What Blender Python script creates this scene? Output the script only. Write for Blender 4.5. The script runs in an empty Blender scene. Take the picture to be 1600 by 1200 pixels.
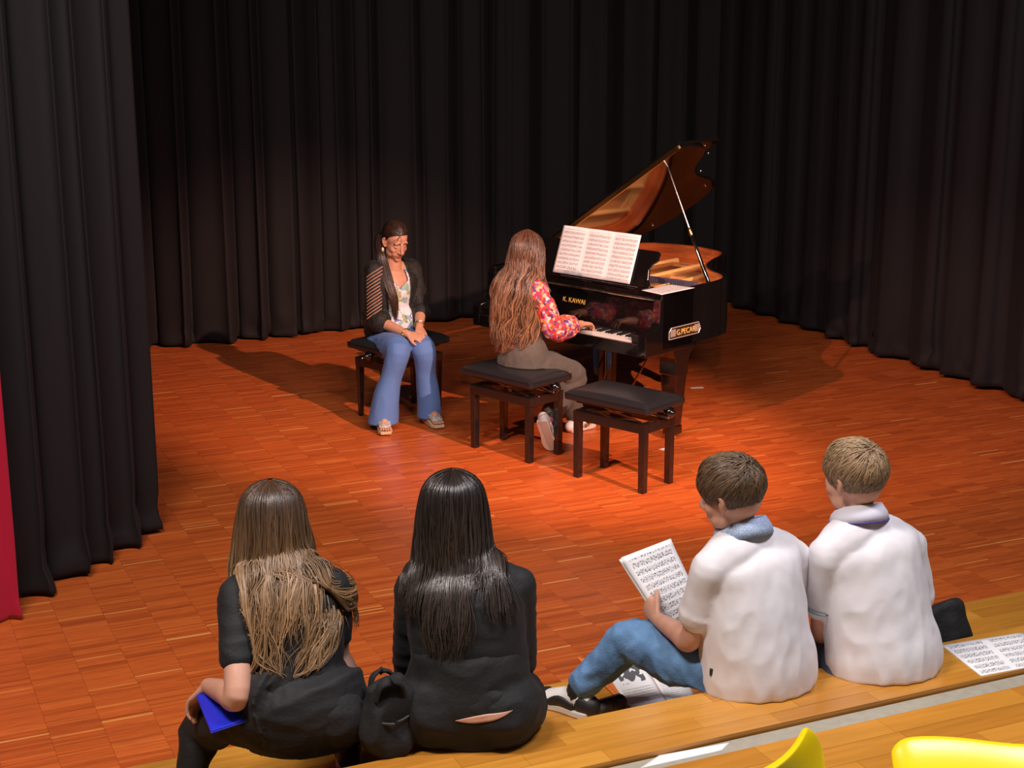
import bpy, bmesh, math, random
import numpy as np
from mathutils import Vector, Matrix, noise
from mathutils.bvhtree import BVHTree

# ------------------------------------------------------------------ camera, light, exposure
SC = bpy.context.scene
COL = SC.collection
F, TH, H = 2404.0, math.radians(14), 2.6          # focal length in pixels of the 1600 wide frame, pitch, lens height

cam_d = bpy.data.cameras.new('camera')
cam_d.sensor_width = 36.0
cam_d.lens = F / 1600.0 * 36.0
cam_d.clip_end = 100
cam = bpy.data.objects.new('camera', cam_d)
COL.objects.link(cam)
cam.location = (0, 0, H)
cam.rotation_euler = (math.radians(90) - TH, 0, 0)
SC.camera = cam

SC.view_settings.view_transform = 'Standard'
SC.view_settings.look = 'None'
SC.view_settings.gamma = 1.0
SC.view_settings.use_curve_mapping = False
SC.view_settings.exposure = 0.0

world = bpy.data.worlds.new('world')
SC.world = world
world.use_nodes = True
world.node_tree.nodes['Background'].inputs[0].default_value = (1.0, 0.93, 0.9, 1)
world.node_tree.nodes['Background'].inputs[1].default_value = 0.06


def aim(o, target):
    d = Vector(target) - o.location
    o.rotation_euler = d.to_track_quat('-Z', 'Y').to_euler()


def area_light(name, loc, target, size, power, color):
    l = bpy.data.lights.new(name, 'AREA')
    l.shape = 'RECTANGLE'
    l.size, l.size_y = size
    l.energy = power
    l.color = color
    o = bpy.data.objects.new(name, l)
    COL.objects.link(o)
    o.location = loc
    aim(o, target)
    return o


def spot_light(name, loc, target, power, color, angle, blend, radius):
    l = bpy.data.lights.new(name, 'SPOT')
    l.energy = power
    l.color = color
    l.spot_size = math.radians(angle)
    l.spot_blend = blend
    l.shadow_soft_size = radius
    o = bpy.data.objects.new(name, l)
    COL.objects.link(o)
    o.location = loc
    aim(o, target)
    return o


# house lights over the tribune (neutral), stage spots over the audience (warm)
area_light('house_light', (-1.6, 2.6, 5.3), (-1.2, 4.0, 0.5), (1.6, 0.5), 225, (1.0, 0.90, 0.82))
area_light('house_light', (1.8, 3.0, 5.3), (1.4, 4.4, 0.5), (1.6, 0.5), 170, (0.97, 0.93, 1.0))
spot_light('stage_spot', (4.6, 2.6, 5.2), (-0.45, 9.9, 0.1), 4100, (1.0, 0.56, 0.42), 25, 0.6, 0.05)
spot_light('stage_spot', (-3.4, 3.4, 5.2), (1.6, 9.3, 0.1), 2800, (1.0, 0.48, 0.37), 25, 0.7, 0.06)
spot_light('stage_spot', (0.6, 3.4, 5.4), (0.2, 10.0, 0.0), 330, (1.0, 0.60, 0.5), 60, 0.9, 0.15)


# ------------------------------------------------------------------ pixel helpers (a pixel is only a direction)
def ray(x, y):
    a = (x - 800) / F
    b = (y - 600) / F
    return (a, math.cos(TH) - b * math.sin(TH), -math.sin(TH) - b * math.cos(TH))


def onz(x, y, z=0.0):
    d = ray(x, y)
    t = (z - H) / d[2]
    return Vector((d[0] * t, d[1] * t, z))


def onY(x, y, Y):
    d = ray(x, y)
    t = Y / d[1]
    return Vector((d[0] * t, Y, H + d[2] * t))


U = Vector((0.911, 0.412, 0)).normalized()       # along the tribune and the back curtain
V = Vector((-U.y, U.x, 0))                        # into the stage
UANG = math.atan2(U.y, U.x)


def uv(u, v, z=0.0):
    return U * u + V * v + Vector((0, 0, z))


# ------------------------------------------------------------------ materials
def new_mat(name):
    m = bpy.data.materials.new(name)
    m.use_nodes = True
    return m, m.node_tree, m.node_tree.nodes['Principled BSDF']


def mat(name, col, rough=0.5, metal=0.0, coat=0.0, sheen=0.0, spec=None, noise_scale=None, noise_amt=0.0,
        bump=0.0, bump_scale=60.0, sss=0.0, stretch=(1, 1, 1)):
    m, nt, p = new_mat(name)
    c = (*col, 1)
    p.inputs['Base Color'].default_value = c
    p.inputs['Roughness'].default_value = rough
    p.inputs['Metallic'].default_value = metal
    p.inputs['Coat Weight'].default_value = coat
    p.inputs['Coat Roughness'].default_value = 0.06
    p.inputs['Sheen Weight'].default_value = sheen
    if spec is not None:
        p.inputs['Specular IOR Level'].default_value = spec
    if sss:
        p.inputs['Subsurface Weight'].default_value = sss
        p.inputs['Subsurface Radius'].default_value = (0.02, 0.008, 0.004)
        p.inputs['Subsurface Scale'].default_value = 0.3
    if noise_scale or bump:
        tc = nt.nodes.new('ShaderNodeTexCoord')
        mp = nt.nodes.new('ShaderNodeMapping')
        mp.inputs['Scale'].default_value = stretch
        nt.links.new(tc.outputs['Object'], mp.inputs['Vector'])
    if noise_scale:
        n = nt.nodes.new('ShaderNodeTexNoise')
        n.inputs['Scale'].default_value = noise_scale
        n.inputs['Detail'].default_value = 4
        nt.links.new(mp.outputs[0], n.inputs['Vector'])
        r = nt.nodes.new('ShaderNodeValToRGB')
        r.color_ramp.elements[0].position = 0.3
        r.color_ramp.elements[1].position = 0.7
        r.color_ramp.elements[0].color = tuple(max(0, x * (1 - noise_amt)) for x in col) + (1,)
        r.color_ramp.elements[1].color = tuple(min(1, x * (1 + noise_amt)) for x in col) + (1,)
        nt.links.new(n.outputs['Fac'], r.inputs['Fac'])
        nt.links.new(r.outputs['Color'], p.inputs['Base Color'])
    if bump:
        n2 = nt.nodes.new('ShaderNodeTexNoise')
        n2.inputs['Scale'].default_value = bump_scale
        n2.inputs['Detail'].default_value = 3
        nt.links.new(mp.outputs[0], n2.inputs['Vector'])
        b = nt.nodes.new('ShaderNodeBump')
        b.inputs['Strength'].default_value = bump
        b.inputs['Distance'].default_value = 0.01
        nt.links.new(n2.outputs['Fac'], b.inputs['Height'])
        nt.links.new(b.outputs['Normal'], p.inputs['Normal'])
    return m


def ramp_mat(name, attr, stops, rough, coat=0.0, grain=None, grain_amt=0.25, spec=0.5, coat_rough=0.1):
    """colour from a per-piece attribute (red channel) through a ramp, times a stretched wood grain"""
    m, nt, p = new_mat(name)
    a = nt.nodes.new('ShaderNodeAttribute')
    a.attribute_name = attr
    sp = nt.nodes.new('ShaderNodeSeparateColor')
    nt.links.new(a.outputs['Color'], sp.inputs[0])
    r = nt.nodes.new('ShaderNodeValToRGB')
    els = r.color_ramp.elements
    while len(els) < len(stops):
        els.new(0.5)
    for e, (pos, c) in zip(els, stops):
        e.position = pos
        e.color = (*c, 1)
    nt.links.new(sp.outputs[0], r.inputs['Fac'])
    out = r.outputs['Color']
    if grain:
        tc = nt.nodes.new('ShaderNodeTexCoord')
        mp = nt.nodes.new('ShaderNodeMapping')
        mp.inputs['Scale'].default_value = grain
        nt.links.new(tc.outputs['Object'], mp.inputs['Vector'])
        n = nt.nodes.new('ShaderNodeTexNoise')
        n.inputs['Scale'].default_value = 1.0
        n.inputs['Detail'].default_value = 5
        nt.links.new(mp.outputs[0], n.inputs['Vector'])
        mr = nt.nodes.new('ShaderNodeMapRange')
        mr.inputs['From Min'].default_value = 0.3
        mr.inputs['From Max'].default_value = 0.7
        mr.inputs['To Min'].default_value = 1 - grain_amt
        mr.inputs['To Max'].default_value = 1 + grain_amt
        nt.links.new(n.outputs['Fac'], mr.inputs['Value'])
        mx = nt.nodes.new('ShaderNodeMix')
        mx.data_type = 'RGBA'
        mx.blend_type = 'MULTIPLY'
        mx.inputs[0].default_value = 1.0
        nt.links.new(out, mx.inputs[6])
        nt.links.new(mr.outputs[0], mx.inputs[7])
        out = mx.outputs[2]
    nt.links.new(out, p.inputs['Base Color'])
    p.inputs['Roughness'].default_value = rough
    p.inputs['Coat Weight'].default_value = coat
    p.inputs['Coat Roughness'].default_value = coat_rough
    p.inputs['Specular IOR Level'].default_value = spec
    return m


def hair_mat(name, root, tip, root_var=0.35, rough=0.38):
    """attribute 'hair': red = strand tone, green = position from root to tip"""
    m, nt, p = new_mat(name)
    a = nt.nodes.new('ShaderNodeAttribute')
    a.attribute_name = 'hair'
    sp = nt.nodes.new('ShaderNodeSeparateColor')
    nt.links.new(a.outputs['Color'], sp.inputs[0])
    r = nt.nodes.new('ShaderNodeValToRGB')
    r.color_ramp.elements[0].position = 0.15
    r.color_ramp.elements[1].position = 0.85
    r.color_ramp.elements[0].color = (*root, 1)
    r.color_ramp.elements[1].color = (*tip, 1)
    nt.links.new(sp.outputs[1], r.inputs['Fac'])
    mr = nt.nodes.new('ShaderNodeMapRange')
    mr.inputs['To Min'].default_value = 1 - root_var
    mr.inputs['To Max'].default_value = 1 + root_var * 1.4
    nt.links.new(sp.outputs[0], mr.inputs['Value'])
    mx = nt.nodes.new('ShaderNodeMix')
    mx.data_type = 'RGBA'
    mx.blend_type = 'MULTIPLY'
    mx.inputs[0].default_value = 1.0
    nt.links.new(r.outputs['Color'], mx.inputs[6])
    nt.links.new(mr.outputs[0], mx.inputs[7])
    nt.links.new(mx.outputs[2], p.inputs['Base Color'])
    p.inputs['Roughness'].default_value = rough
    p.inputs['Specular IOR Level'].default_value = 0.6
    return m


def print_mat(name, rows, cols, kind='music', paper=(0.86, 0.85, 0.86)):
    """flat print on paper, from the UV map: staves with notes, or text lines with a dark picture"""
    m, nt, p = new_mat(name)
    N, L = nt.nodes, nt.links

    def math_(op, a, b=None, c=None):
        n = N.new('ShaderNodeMath')
        n.operation = op
        for k, v in enumerate((a, b, c)):
            if v is None:
                continue
            if isinstance(v, (int, float)):
                n.inputs[k].default_value = v
            else:
                L.new(v, n.inputs[k])
        return n.outputs[0]
    uvn = N.new('ShaderNodeUVMap')
    sx = N.new('ShaderNodeSeparateXYZ')
    L.new(uvn.outputs[0], sx.inputs[0])
    x, y = sx.outputs[0], sx.outputs[1]

    def between(v, lo, hi):
        return math_('MULTIPLY', math_('GREATER_THAN', v, lo), math_('LESS_THAN', v, hi))
    fx = math_('FRACT', math_('MULTIPLY', x, cols))
    page = math_('MULTIPLY', between(fx, 0.09, 0.92), between(y, 0.05, 0.94))
    fy = math_('FRACT', math_('MULTIPLY', y, rows))
    nz = N.new('ShaderNodeTexNoise')
    nz.noise_dimensions = '2D'
    nz.inputs['Scale'].default_value = 1.0
    nz.inputs['Detail'].default_value = 1.0
    mp = N.new('ShaderNodeMapping')
    mp.inputs['Scale'].default_value = (cols * 34, rows * 5.0, 1) if kind == 'music' else (70, rows * 3, 1)
    L.new(uvn.outputs[0], mp.inputs['Vector'])
    L.new(mp.outputs[0], nz.inputs['Vector'])
    if kind == 'music':
        stave = between(fy, 0.22, 0.72)
        line = math_('LESS_THAN', math_('FRACT', math_('MULTIPLY', fy, 10.0)), 0.22)
        bar = math_('LESS_THAN', math_('FRACT', math_('MULTIPLY', fx, 4.8)), 0.025)
        notes = math_('MULTIPLY', math_('GREATER_THAN', nz.outputs['Fac'], 0.57), between(fy, 0.12, 0.85))
        ink = math_('MAXIMUM', math_('MULTIPLY', math_('MAXIMUM', line, bar), stave), notes)
        ink = math_('MULTIPLY', math_('MULTIPLY', ink, page), 0.8)
    else:
        txt = math_('MULTIPLY', math_('MULTIPLY', between(fy, 0.3, 0.62), math_('GREATER_THAN', nz.outputs['Fac'], 0.44)), page)
        txt = math_('MULTIPLY', txt, math_('LESS_THAN', y, 0.40 if kind == 'picture' else 0.95))
        ink = math_('MULTIPLY', txt, 0.55)
        if kind == 'picture':
            n3 = N.new('ShaderNodeTexNoise')
            n3.noise_dimensions = '2D'
            n3.inputs['Scale'].default_value = 5
            L.new(uvn.outputs[0], n3.inputs['Vector'])
            pic = math_('MULTIPLY', math_('MULTIPLY', between(x, 0.2, 0.85), between(y, 0.48, 0.9)),
                        math_('GREATER_THAN', n3.outputs['Fac'], 0.44))
            ink = math_('MAXIMUM', ink, math_('MULTIPLY', pic, 0.9))
    mx = N.new('ShaderNodeMix')
    mx.data_type = 'RGBA'
    L.new(ink, mx.inputs[0])
    mx.inputs[6].default_value = (*paper, 1)
    mx.inputs[7].default_value = (0.03, 0.03, 0.035, 1)
    L.new(mx.outputs[2], p.inputs['Base Color'])
    p.inputs['Roughness'].default_value = 0.6
    return m


def voronoi_mat(name, cols, scale, rough=0.7, warp=0.0, base=None):
    """printed cloth: random cells coloured through a constant ramp"""
    m, nt, p = new_mat(name)
    tc = nt.nodes.new('ShaderNodeTexCoord')
    vec = tc.outputs['Object']
    if warp:
        n = nt.nodes.new('ShaderNodeTexNoise')
        n.inputs['Scale'].default_value = scale * 0.5
        nt.links.new(vec, n.inputs['Vector'])
        ad = nt.nodes.new('ShaderNodeMixRGB')
        ad.blend_type = 'ADD'
        ad.inputs[0].default_value = warp
        nt.links.new(vec, ad.inputs[1])
        nt.links.new(n.outputs['Color'], ad.inputs[2])
        vec = ad.outputs[0]
    v = nt.nodes.new('ShaderNodeTexVoronoi')
    v.inputs['Scale'].default_value = scale
    nt.links.new(vec, v.inputs['Vector'])
    sp = nt.nodes.new('ShaderNodeSeparateColor')
    nt.links.new(v.outputs['Color'], sp.inputs[0])
    r = nt.nodes.new('ShaderNodeValToRGB')
    r.color_ramp.interpolation = 'CONSTANT'
    els = r.color_ramp.elements
    while len(els) < len(cols):
        els.new(0.5)
    for k, (e, c) in enumerate(zip(els, cols)):
        e.position = k / len(cols)
        e.color = (*c, 1)
    nt.links.new(sp.outputs[0], r.inputs['Fac'])
    nt.links.new(r.outputs['Color'], p.inputs['Base Color'])
    p.inputs['Roughness'].default_value = rough
    return m


M = {}
M['floor_base'] = mat('floor_base', (0.08, 0.03, 0.015), 0.6)
M['strip'] = ramp_mat('parquet_strip', 'tone',
                      [(0.0, (0.40, 0.074, 0.016)), (0.45, (0.60, 0.122, 0.024)), (0.88, (0.71, 0.168, 0.034)), (0.965, (0.78, 0.27, 0.065)), (1.0, (0.84, 0.38, 0.11))],
                      0.36, coat=0.12, grain=(9, 140, 1), grain_amt=0.18, spec=0.35, coat_rough=0.16)
M['curtain'] = mat('black_stage_cloth', (0.0150, 0.0126, 0.0132), 0.70, sheen=0.02, spec=0.2, bump=0.06, bump_scale=260)
M['red_curtain'] = mat('red_curtain_cloth', (0.42, 0.004, 0.035), 0.45, sheen=0.2, bump=0.1, bump_scale=200)
M['wall_dark'] = mat('dark_wall_paint', (0.02, 0.02, 0.022), 0.9)
M['white_paint'] = mat('white_paint', (0.75, 0.73, 0.7), 0.6)
M['bench_wood'] = ramp_mat('bench_wood', 'tone', [(0, (0.44, 0.175, 0.022)), (0.5, (0.53, 0.225, 0.03)), (1, (0.60, 0.275, 0.042))], 0.32,
                           coat=0.35, grain=(4, 60, 60), grain_amt=0.12, coat_rough=0.18)
M['grey_lino'] = mat('grey_linoleum', (0.36, 0.33, 0.26), 0.55, noise_scale=40, noise_amt=0.08)
M['black_wood'] = mat('black_lacquer', (0.010, 0.009, 0.009), 0.18, coat=0.6)
M['piano_black'] = mat('piano_black_polyester', (0.006, 0.005, 0.005), 0.07, coat=1.0)
M['leather'] = mat('black_leather', (0.017, 0.018, 0.020), 0.30, bump=0.10, bump_scale=140, spec=0.5)
M['rim_veneer'] = mat('mahogany_veneer', (0.50, 0.115, 0.028), 0.25, coat=0.5, noise_scale=6, noise_amt=0.3, stretch=(1, 1, 9))
M['soundboard'] = mat('spruce_soundboard', (0.84, 0.43, 0.15), 0.35, coat=0.3, noise_scale=5, noise_amt=0.14, stretch=(14, 1, 1))
M['plate_gold'] = mat('bronzed_iron_plate', (0.88, 0.50, 0.17), 0.38, metal=0.0)
M['brass'] = mat('brass', (0.83, 0.60, 0.22), 0.25, metal=1.0)
M['copper'] = mat('copper_string', (0.62, 0.30, 0.15), 0.35, metal=0.9)
M['steel'] = mat('steel', (0.65, 0.65, 0.67), 0.28, metal=1.0)
M['felt'] = mat('damper_felt', (0.09, 0.08, 0.13), 0.8)
M['ivory'] = mat('white_key', (0.82, 0.78, 0.72), 0.25)
M['ebony'] = mat('black_key', (0.012, 0.011, 0.011), 0.35)
M['plaque'] = mat('dark_brown_plaque', (0.035, 0.022, 0.016), 0.4)
M['gold_letter'] = mat('gold_lettering', (0.90, 0.55, 0.12), 0.45)
M['silver_edge'] = mat('silver_edge', (0.62, 0.55, 0.50), 0.35, metal=0.4)
M['paper'] = mat('white_paper', (0.86, 0.85, 0.86), 0.6)
M['music3'] = print_mat('printed_music_three_pages', 11, 3)
M['music1'] = print_mat('printed_music_page', 10, 1)
M['music2'] = print_mat('printed_music_spread', 6, 2)
M['picture_sheet'] = print_mat('printed_sheet_with_picture', 18, 1, 'picture')
M['text_sheet'] = print_mat('printed_text_sheet', 24, 1, 'text')
M['orange_card'] = mat('orange_card', (0.78, 0.22, 0.05), 0.45)
M['blue_card'] = mat('blue_plastic_folder', (0.012, 0.03, 0.62), 0.3)
M['yellow_plastic'] = mat('yellow_plastic', (0.82, 0.60, 0.004), 0.32)
M['skin_fair'] = mat('fair_skin', (0.62, 0.33, 0.235), 0.5, sss=0.15, noise_scale=30, noise_amt=0.06)
M['skin_warm'] = mat('warm_skin', (0.60, 0.30, 0.19), 0.5, sss=0.15, noise_scale=30, noise_amt=0.06)
M['lips'] = mat('lips', (0.50, 0.15, 0.11), 0.45)
M['eye_white'] = mat('eye_white', (0.8, 0.78, 0.76), 0.2)
M['iris'] = mat('iris', (0.05, 0.03, 0.02), 0.15)
M['dark_brow'] = mat('dark_brow', (0.02, 0.012, 0.01), 0.6)
M['black_cloth'] = mat('black_jersey', (0.0062, 0.0066, 0.0082), 0.75, sheen=0.02, bump=0.15, bump_scale=120)
M['black_cloth_soft'] = mat('black_trouser_cloth', (0.0050, 0.0050, 0.0055), 0.8, sheen=0.015, bump=0.2, bump_scale=90)
M['white_cotton'] = mat('white_cotton', (0.77, 0.745, 0.775), 0.8, sheen=0.1, bump=0.05, bump_scale=45)
M['collar_blue'] = mat('pale_blue_collar', (0.36, 0.46, 0.64), 0.8, noise_scale=220, noise_amt=0.35)
M['collar_white'] = mat('white_collar', (0.70, 0.70, 0.80), 0.8)
M['trim_purple'] = mat('purple_trim', (0.12, 0.07, 0.42), 0.8)
M['trim_green'] = mat('grey_green_trim', (0.20, 0.28, 0.28), 0.8)
M['denim'] = mat('blue_denim', (0.12, 0.25, 0.46), 0.8, noise_scale=9, noise_amt=0.45, bump=0.2, bump_scale=150)
M['denim_dark'] = mat('dark_denim', (0.06, 0.10, 0.16), 0.8, noise_scale=14, noise_amt=0.4)
M['blue_trouser'] = mat('blue_trouser_cloth', (0.095, 0.20, 0.47), 0.75, sheen=0.1)
M['grey_trouser'] = mat('dark_grey_trouser_cloth', (0.085, 0.075, 0.062), 0.8, sheen=0.1)
M['belt'] = mat('belt', (0.02, 0.015, 0.02), 0.5)
M['floral'] = voronoi_mat('floral_blouse_print', [(0.62, 0.03, 0.06), (0.75, 0.09, 0.03), (0.55, 0.04, 0.16), (0.72, 0.45, 0.28), (0.12, 0.07, 0.30),
                                                   (0.70, 0.05, 0.08), (0.78, 0.22, 0.05), (0.35, 0.22, 0.50), (0.60, 0.02, 0.05), (0.80, 0.60, 0.50), (0.10, 0.03, 0.07)], 62, warp=0.02)
M['swirl'] = voronoi_mat('swirl_print_top', [(0.70, 0.68, 0.72), (0.62, 0.66, 0.72), (0.30, 0.48, 0.42), (0.74, 0.72, 0.74), (0.20, 0.20, 0.46), (0.72, 0.74, 0.78), (0.40, 0.38, 0.18)], 34, warp=0.09)
M['cardigan'] = mat('black_net_cardigan', (0.008, 0.007, 0.006), 0.55, sheen=0.04, bump=0.6, bump_scale=160)
M['sequin'] = mat('sequin', (0.8, 0.78, 0.6), 0.2, metal=1.0)
M['pearl'] = mat('pearl', (0.8, 0.70, 0.45), 0.25, metal=0.5)
M['cork'] = mat('cork_wedge', (0.60, 0.42, 0.24), 0.7)
M['shoe_white'] = mat('white_shoe_leather', (0.74, 0.71, 0.68), 0.5)
M['shoe_black'] = mat('black_shoe_leather', (0.02, 0.018, 0.017), 0.5)
M['shoe_cream'] = mat('cream_shoe_rubber', (0.72, 0.66, 0.56), 0.55)
M['shoe_red'] = mat('red_shoe_lining', (0.60, 0.10, 0.12), 0.6)
M['sandal'] = mat('snake_print_sandal', (0.45, 0.40, 0.36), 0.5, noise_scale=90, noise_amt=0.5)
M['hair_brown'] = hair_mat('light_brown_hair', (0.050, 0.026, 0.014), (0.30, 0.175, 0.085), 0.45)
M['hair_black'] = hair_mat('near_black_hair', (0.016, 0.011, 0.009), (0.045, 0.033, 0.028), 0.5, rough=0.30)
M['hair_wave'] = hair_mat('wavy_brown_hair', (0.085, 0.040, 0.022), (0.21, 0.108, 0.055), 0.8)
M['hair_dark'] = hair_mat('dark_brown_hair', (0.018, 0.009, 0.006), (0.05, 0.024, 0.014), 0.4)
M['hair_boy'] = hair_mat('brown_boy_hair', (0.050, 0.028, 0.016), (0.15, 0.092, 0.050), 0.5, rough=0.45)
M['hair_blond'] = hair_mat('dark_blond_boy_hair', (0.105, 0.065, 0.036), (0.36, 0.235, 0.125), 0.5, rough=0.45)


# ------------------------------------------------------------------ mesh helpers
def vec3(p):
    return np.array(p, float)


def catmull(P, sub):
    P = np.asarray(P, float)
    n = len(P)
    if n < 3 or sub <= 1:
        if sub <= 1:
            return P
        t = np.linspace(0, 1, sub + 1)[:, None]
        return P[0] + (P[-1] - P[0]) * t if n == 2 else P
    out = []
    for i in range(n - 1):
        p0 = P[max(i - 1, 0)]
        p1, p2 = P[i], P[i + 1]
        p3 = P[min(i + 2, n - 1)]
        for k in range(sub):
            t = k / sub
            out.append(0.5 * ((2 * p1) + (-p0 + p2) * t + (2 * p0 - 5 * p1 + 4 * p2 - p3) * t * t + (-p0 + 3 * p1 - 3 * p2 + p3) * t ** 3))
    out.append(P[-1])
    return np.array(out)


class MB:
    """collects shapes and links them as ONE mesh object"""

    def __init__(self):
        self.v, self.f, self.m = [], [], []

    def add(self, verts, faces, mi=0):
        b = len(self.v)
        self.v.extend([tuple(p) for p in verts])
        self.f.extend([tuple(b + i for i in f) for f in faces])
        self.m.extend([mi] * len(faces))
        return self

    def box(self, lo, hi, mi=0, rot=None, at=None):
        x0, y0, z0 = lo
        x1, y1, z1 = hi
        vs = [(x0, y0, z0), (x1, y0, z0), (x1, y1, z0), (x0, y1, z0), (x0, y0, z1), (x1, y0, z1), (x1, y1, z1), (x0, y1, z1)]
        if rot is not None:
            vs = [tuple(rot @ Vector(p)) for p in vs]
        if at is not None:
            vs = [tuple(Vector(p) + Vector(at)) for p in vs]
        return self.add(vs, [(0, 3, 2, 1), (4, 5, 6, 7), (0, 1, 5, 4), (1, 2, 6, 5), (2, 3, 7, 6), (3, 0, 4, 7)], mi)

    def frustum(self, c0, s0, c1, s1, mi=0):
        """square bar from centre c0 (half sizes s0) to c1 (half sizes s1), horizontal ends"""
        vs = []
        for c, s in ((c0, s0), (c1, s1)):
            for sx, sy in ((-1, -1), (1, -1), (1, 1), (-1, 1)):
                vs.append((c[0] + sx * s[0], c[1] + sy * s[1], c[2]))
        return self.add(vs, [(0, 3, 2, 1), (4, 5, 6, 7), (0, 1, 5, 4), (1, 2, 6, 5), (2, 3, 7, 6), (3, 0, 4, 7)], mi)

    def tube(self, pts, rads, n=14, sub=4, side=(1, 0, 0), caps=True, mi=0, power=2.0):
        """smooth tube through pts; rads = radius or (along side, across) per point; rounded ends"""
        pts = np.array([tuple(p) for p in pts], float)
        R = np.array([(r, r) if np.isscalar(r) else tuple(r) for r in (rads if not np.isscalar(rads) else [rads] * len(pts))], float)
        P = catmull(pts, sub)
        Rr = catmull(R, sub) if len(pts) > 2 else np.array([R[0] + (R[-1] - R[0]) * t for t in np.linspace(0, 1, len(P))])
        T = np.gradient(P, axis=0)
        T /= np.linalg.norm(T, axis=1)[:, None] + 1e-12
        rings = []
        S_prev = np.array(side, float)
        frames = []
        for p, t, r in zip(P, T, Rr):
            S = S_prev - t * S_prev.dot(t)
            if np.linalg.norm(S) < 1e-4:
                S = np.array((0.3, 0.9, 0.1)) - t * np.array((0.3, 0.9, 0.1)).dot(t)
            S /= np.linalg.norm(S)
            frames.append((p, t, S, np.cross(t, S), r))
        if caps:
            pre, post = [], []
            for a in (80, 55, 28):
                k, c = math.sin(math.radians(a)), math.cos(math.radians(a))
                p, t, S, B, r = frames[0]
                pre.append((p - t * min(r) * k, t, S, B, r * c))
                p, t, S, B, r = frames[-1]
                post.append((p + t * min(r) * k, t, S, B, r * c))
            frames = pre + frames + post[::-1]
        ang = np.linspace(0, 2 * math.pi, n, endpoint=False)
        ca, sa = np.cos(ang), np.sin(ang)
        if power != 2.0:
            ca = np.sign(ca) * np.abs(ca) ** (2 / power)
            sa = np.sign(sa) * np.abs(sa) ** (2 / power)
        vs = []
        for p, t, S, B, r in frames:
            vs.extend(p + np.outer(ca * r[0], S) + np.outer(sa * r[1], B))
        k = len(frames)
        fs = []
        for i in range(k - 1):
            for j in range(n):
                a, b = i * n + j, i * n + (j + 1) % n
                fs.append((a, b, b + n, a + n))
        fs.append(tuple(range(n))[::-1])
        fs.append(tuple((k - 1) * n + j for j in range(n)))
        return self.add(vs, fs, mi)

    def ell(self, c, r, R=None, n=16, mi=0):
        """ellipsoid; R is a 3x3 with columns = local axes"""
        vs, fs = [], []
        m = n // 2
        for i in range(1, m):
            th = math.pi * i / m
            for j in range(n):
                ph = 2 * math.pi * j / n
                vs.append((r[0] * math.sin(th) * math.cos(ph), r[1] * math.sin(th) * math.sin(ph), r[2] * math.cos(th)))
        vs = [(0, 0, r[2])] + vs + [(0, 0, -r[2])]
        last = len(vs) - 1
        for j in range(n):
            fs.append((0, 1 + j, 1 + (j + 1) % n))
            b = 1 + (m - 2) * n
            fs.append((last, b + (j + 1) % n, b + j))
        for i in range(m - 2):
            for j in range(n):
                a, b = 1 + i * n + j, 1 + i * n + (j + 1) % n
                fs.append((a, a + n, b + n, b))
        vs = np.array(vs)
        if R is not None:
            vs = vs @ np.array(R, float).T
        return self.add(vs + np.array(tuple(c), float), fs, mi)

    def prism(self, poly, z0, z1, mi=0, mi_top=None):
        """vertical prism over a plan polygon (counter-clockwise)"""
        n = len(poly)
        vs = [(x, y, z0) for x, y in poly] + [(x, y, z1) for x, y in poly]
        fs = [tuple(range(n))[::-1], tuple(range(n, 2 * n))] + [(i, (i + 1) % n, (i + 1) % n + n, i + n) for i in range(n)]
        return self.add(vs, fs, mi)

    def extrude(self, pts, d, mi=0):
        """planar 3-D polygon pushed along d"""
        n = len(pts)
        pts = [Vector(p) for p in pts]
        d = Vector(d)
        vs = pts + [p + d for p in pts]
        fs = [tuple(range(n))[::-1], tuple(range(n, 2 * n))] + [(i, (i + 1) % n, (i + 1) % n + n, i + n) for i in range(n)]
        return self.add(vs, fs, mi)

    def grid(self, P, mi=0, flip=False):
        """P: rows x cols x 3"""
        P = np.asarray(P, float)
        a, b = P.shape[:2]
        fs = []
        for i in range(a - 1):
            for j in range(b - 1):
                q = (i * b + j, i * b + j + 1, (i + 1) * b + j + 1, (i + 1) * b + j)
                fs.append(q[::-1] if flip else q)
        return self.add(P.reshape(-1, 3), fs, mi)

    def mesh(self, name):
        me = bpy.data.meshes.new(name)
        me.from_pydata(self.v, [], self.f)
        me.polygons.foreach_set('material_index', self.m)
        me.update()
        return me

    def build(self, name, mats, parent=None, smooth=False, bevel=0.0, solid=0.0, subsurf=0, fix=True):
        me = self.mesh(name)
        if fix:
            bm = bmesh.new()
            bm.from_mesh(me)
            bmesh.ops.recalc_face_normals(bm, faces=bm.faces)
            bm.to_mesh(me)
            bm.free()
        return link(name, me, mats, parent, smooth, bevel, solid, subsurf)


def link(name, me, mats, parent=None, smooth=False, bevel=0.0, solid=0.0, subsurf=0):
    for m in (mats if isinstance(mats, (list, tuple)) else [mats]):
        me.materials.append(M[m] if isinstance(m, str) else m)
    o = bpy.data.objects.new(name, me)
    COL.objects.link(o)
    if parent is not None:
        o.parent = parent
    if smooth:
        me.polygons.foreach_set('use_smooth', [True] * len(me.polygons))
        me.update()
    if solid:
        s = o.modifiers.new('solid', 'SOLIDIFY')
        s.thickness = solid
        s.offset = 0
    if bevel:
        b = o.modifiers.new('bevel', 'BEVEL')
        b.width = bevel
        b.segments = 2
        b.limit_method = 'ANGLE'
        b.angle_limit = math.radians(40)
        b.harden_normals = False
    if subsurf:
        s = o.modifiers.new('subsurf', 'SUBSURF')
        s.levels = s.render_levels = subsurf
    return o


def tag(o, label, cat, group=None):
    o['label'] = label
    o['category'] = cat
    if group:
        o['group'] = group
    return o


def structure(o):
    o['kind'] = 'structure'
    return o


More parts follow.
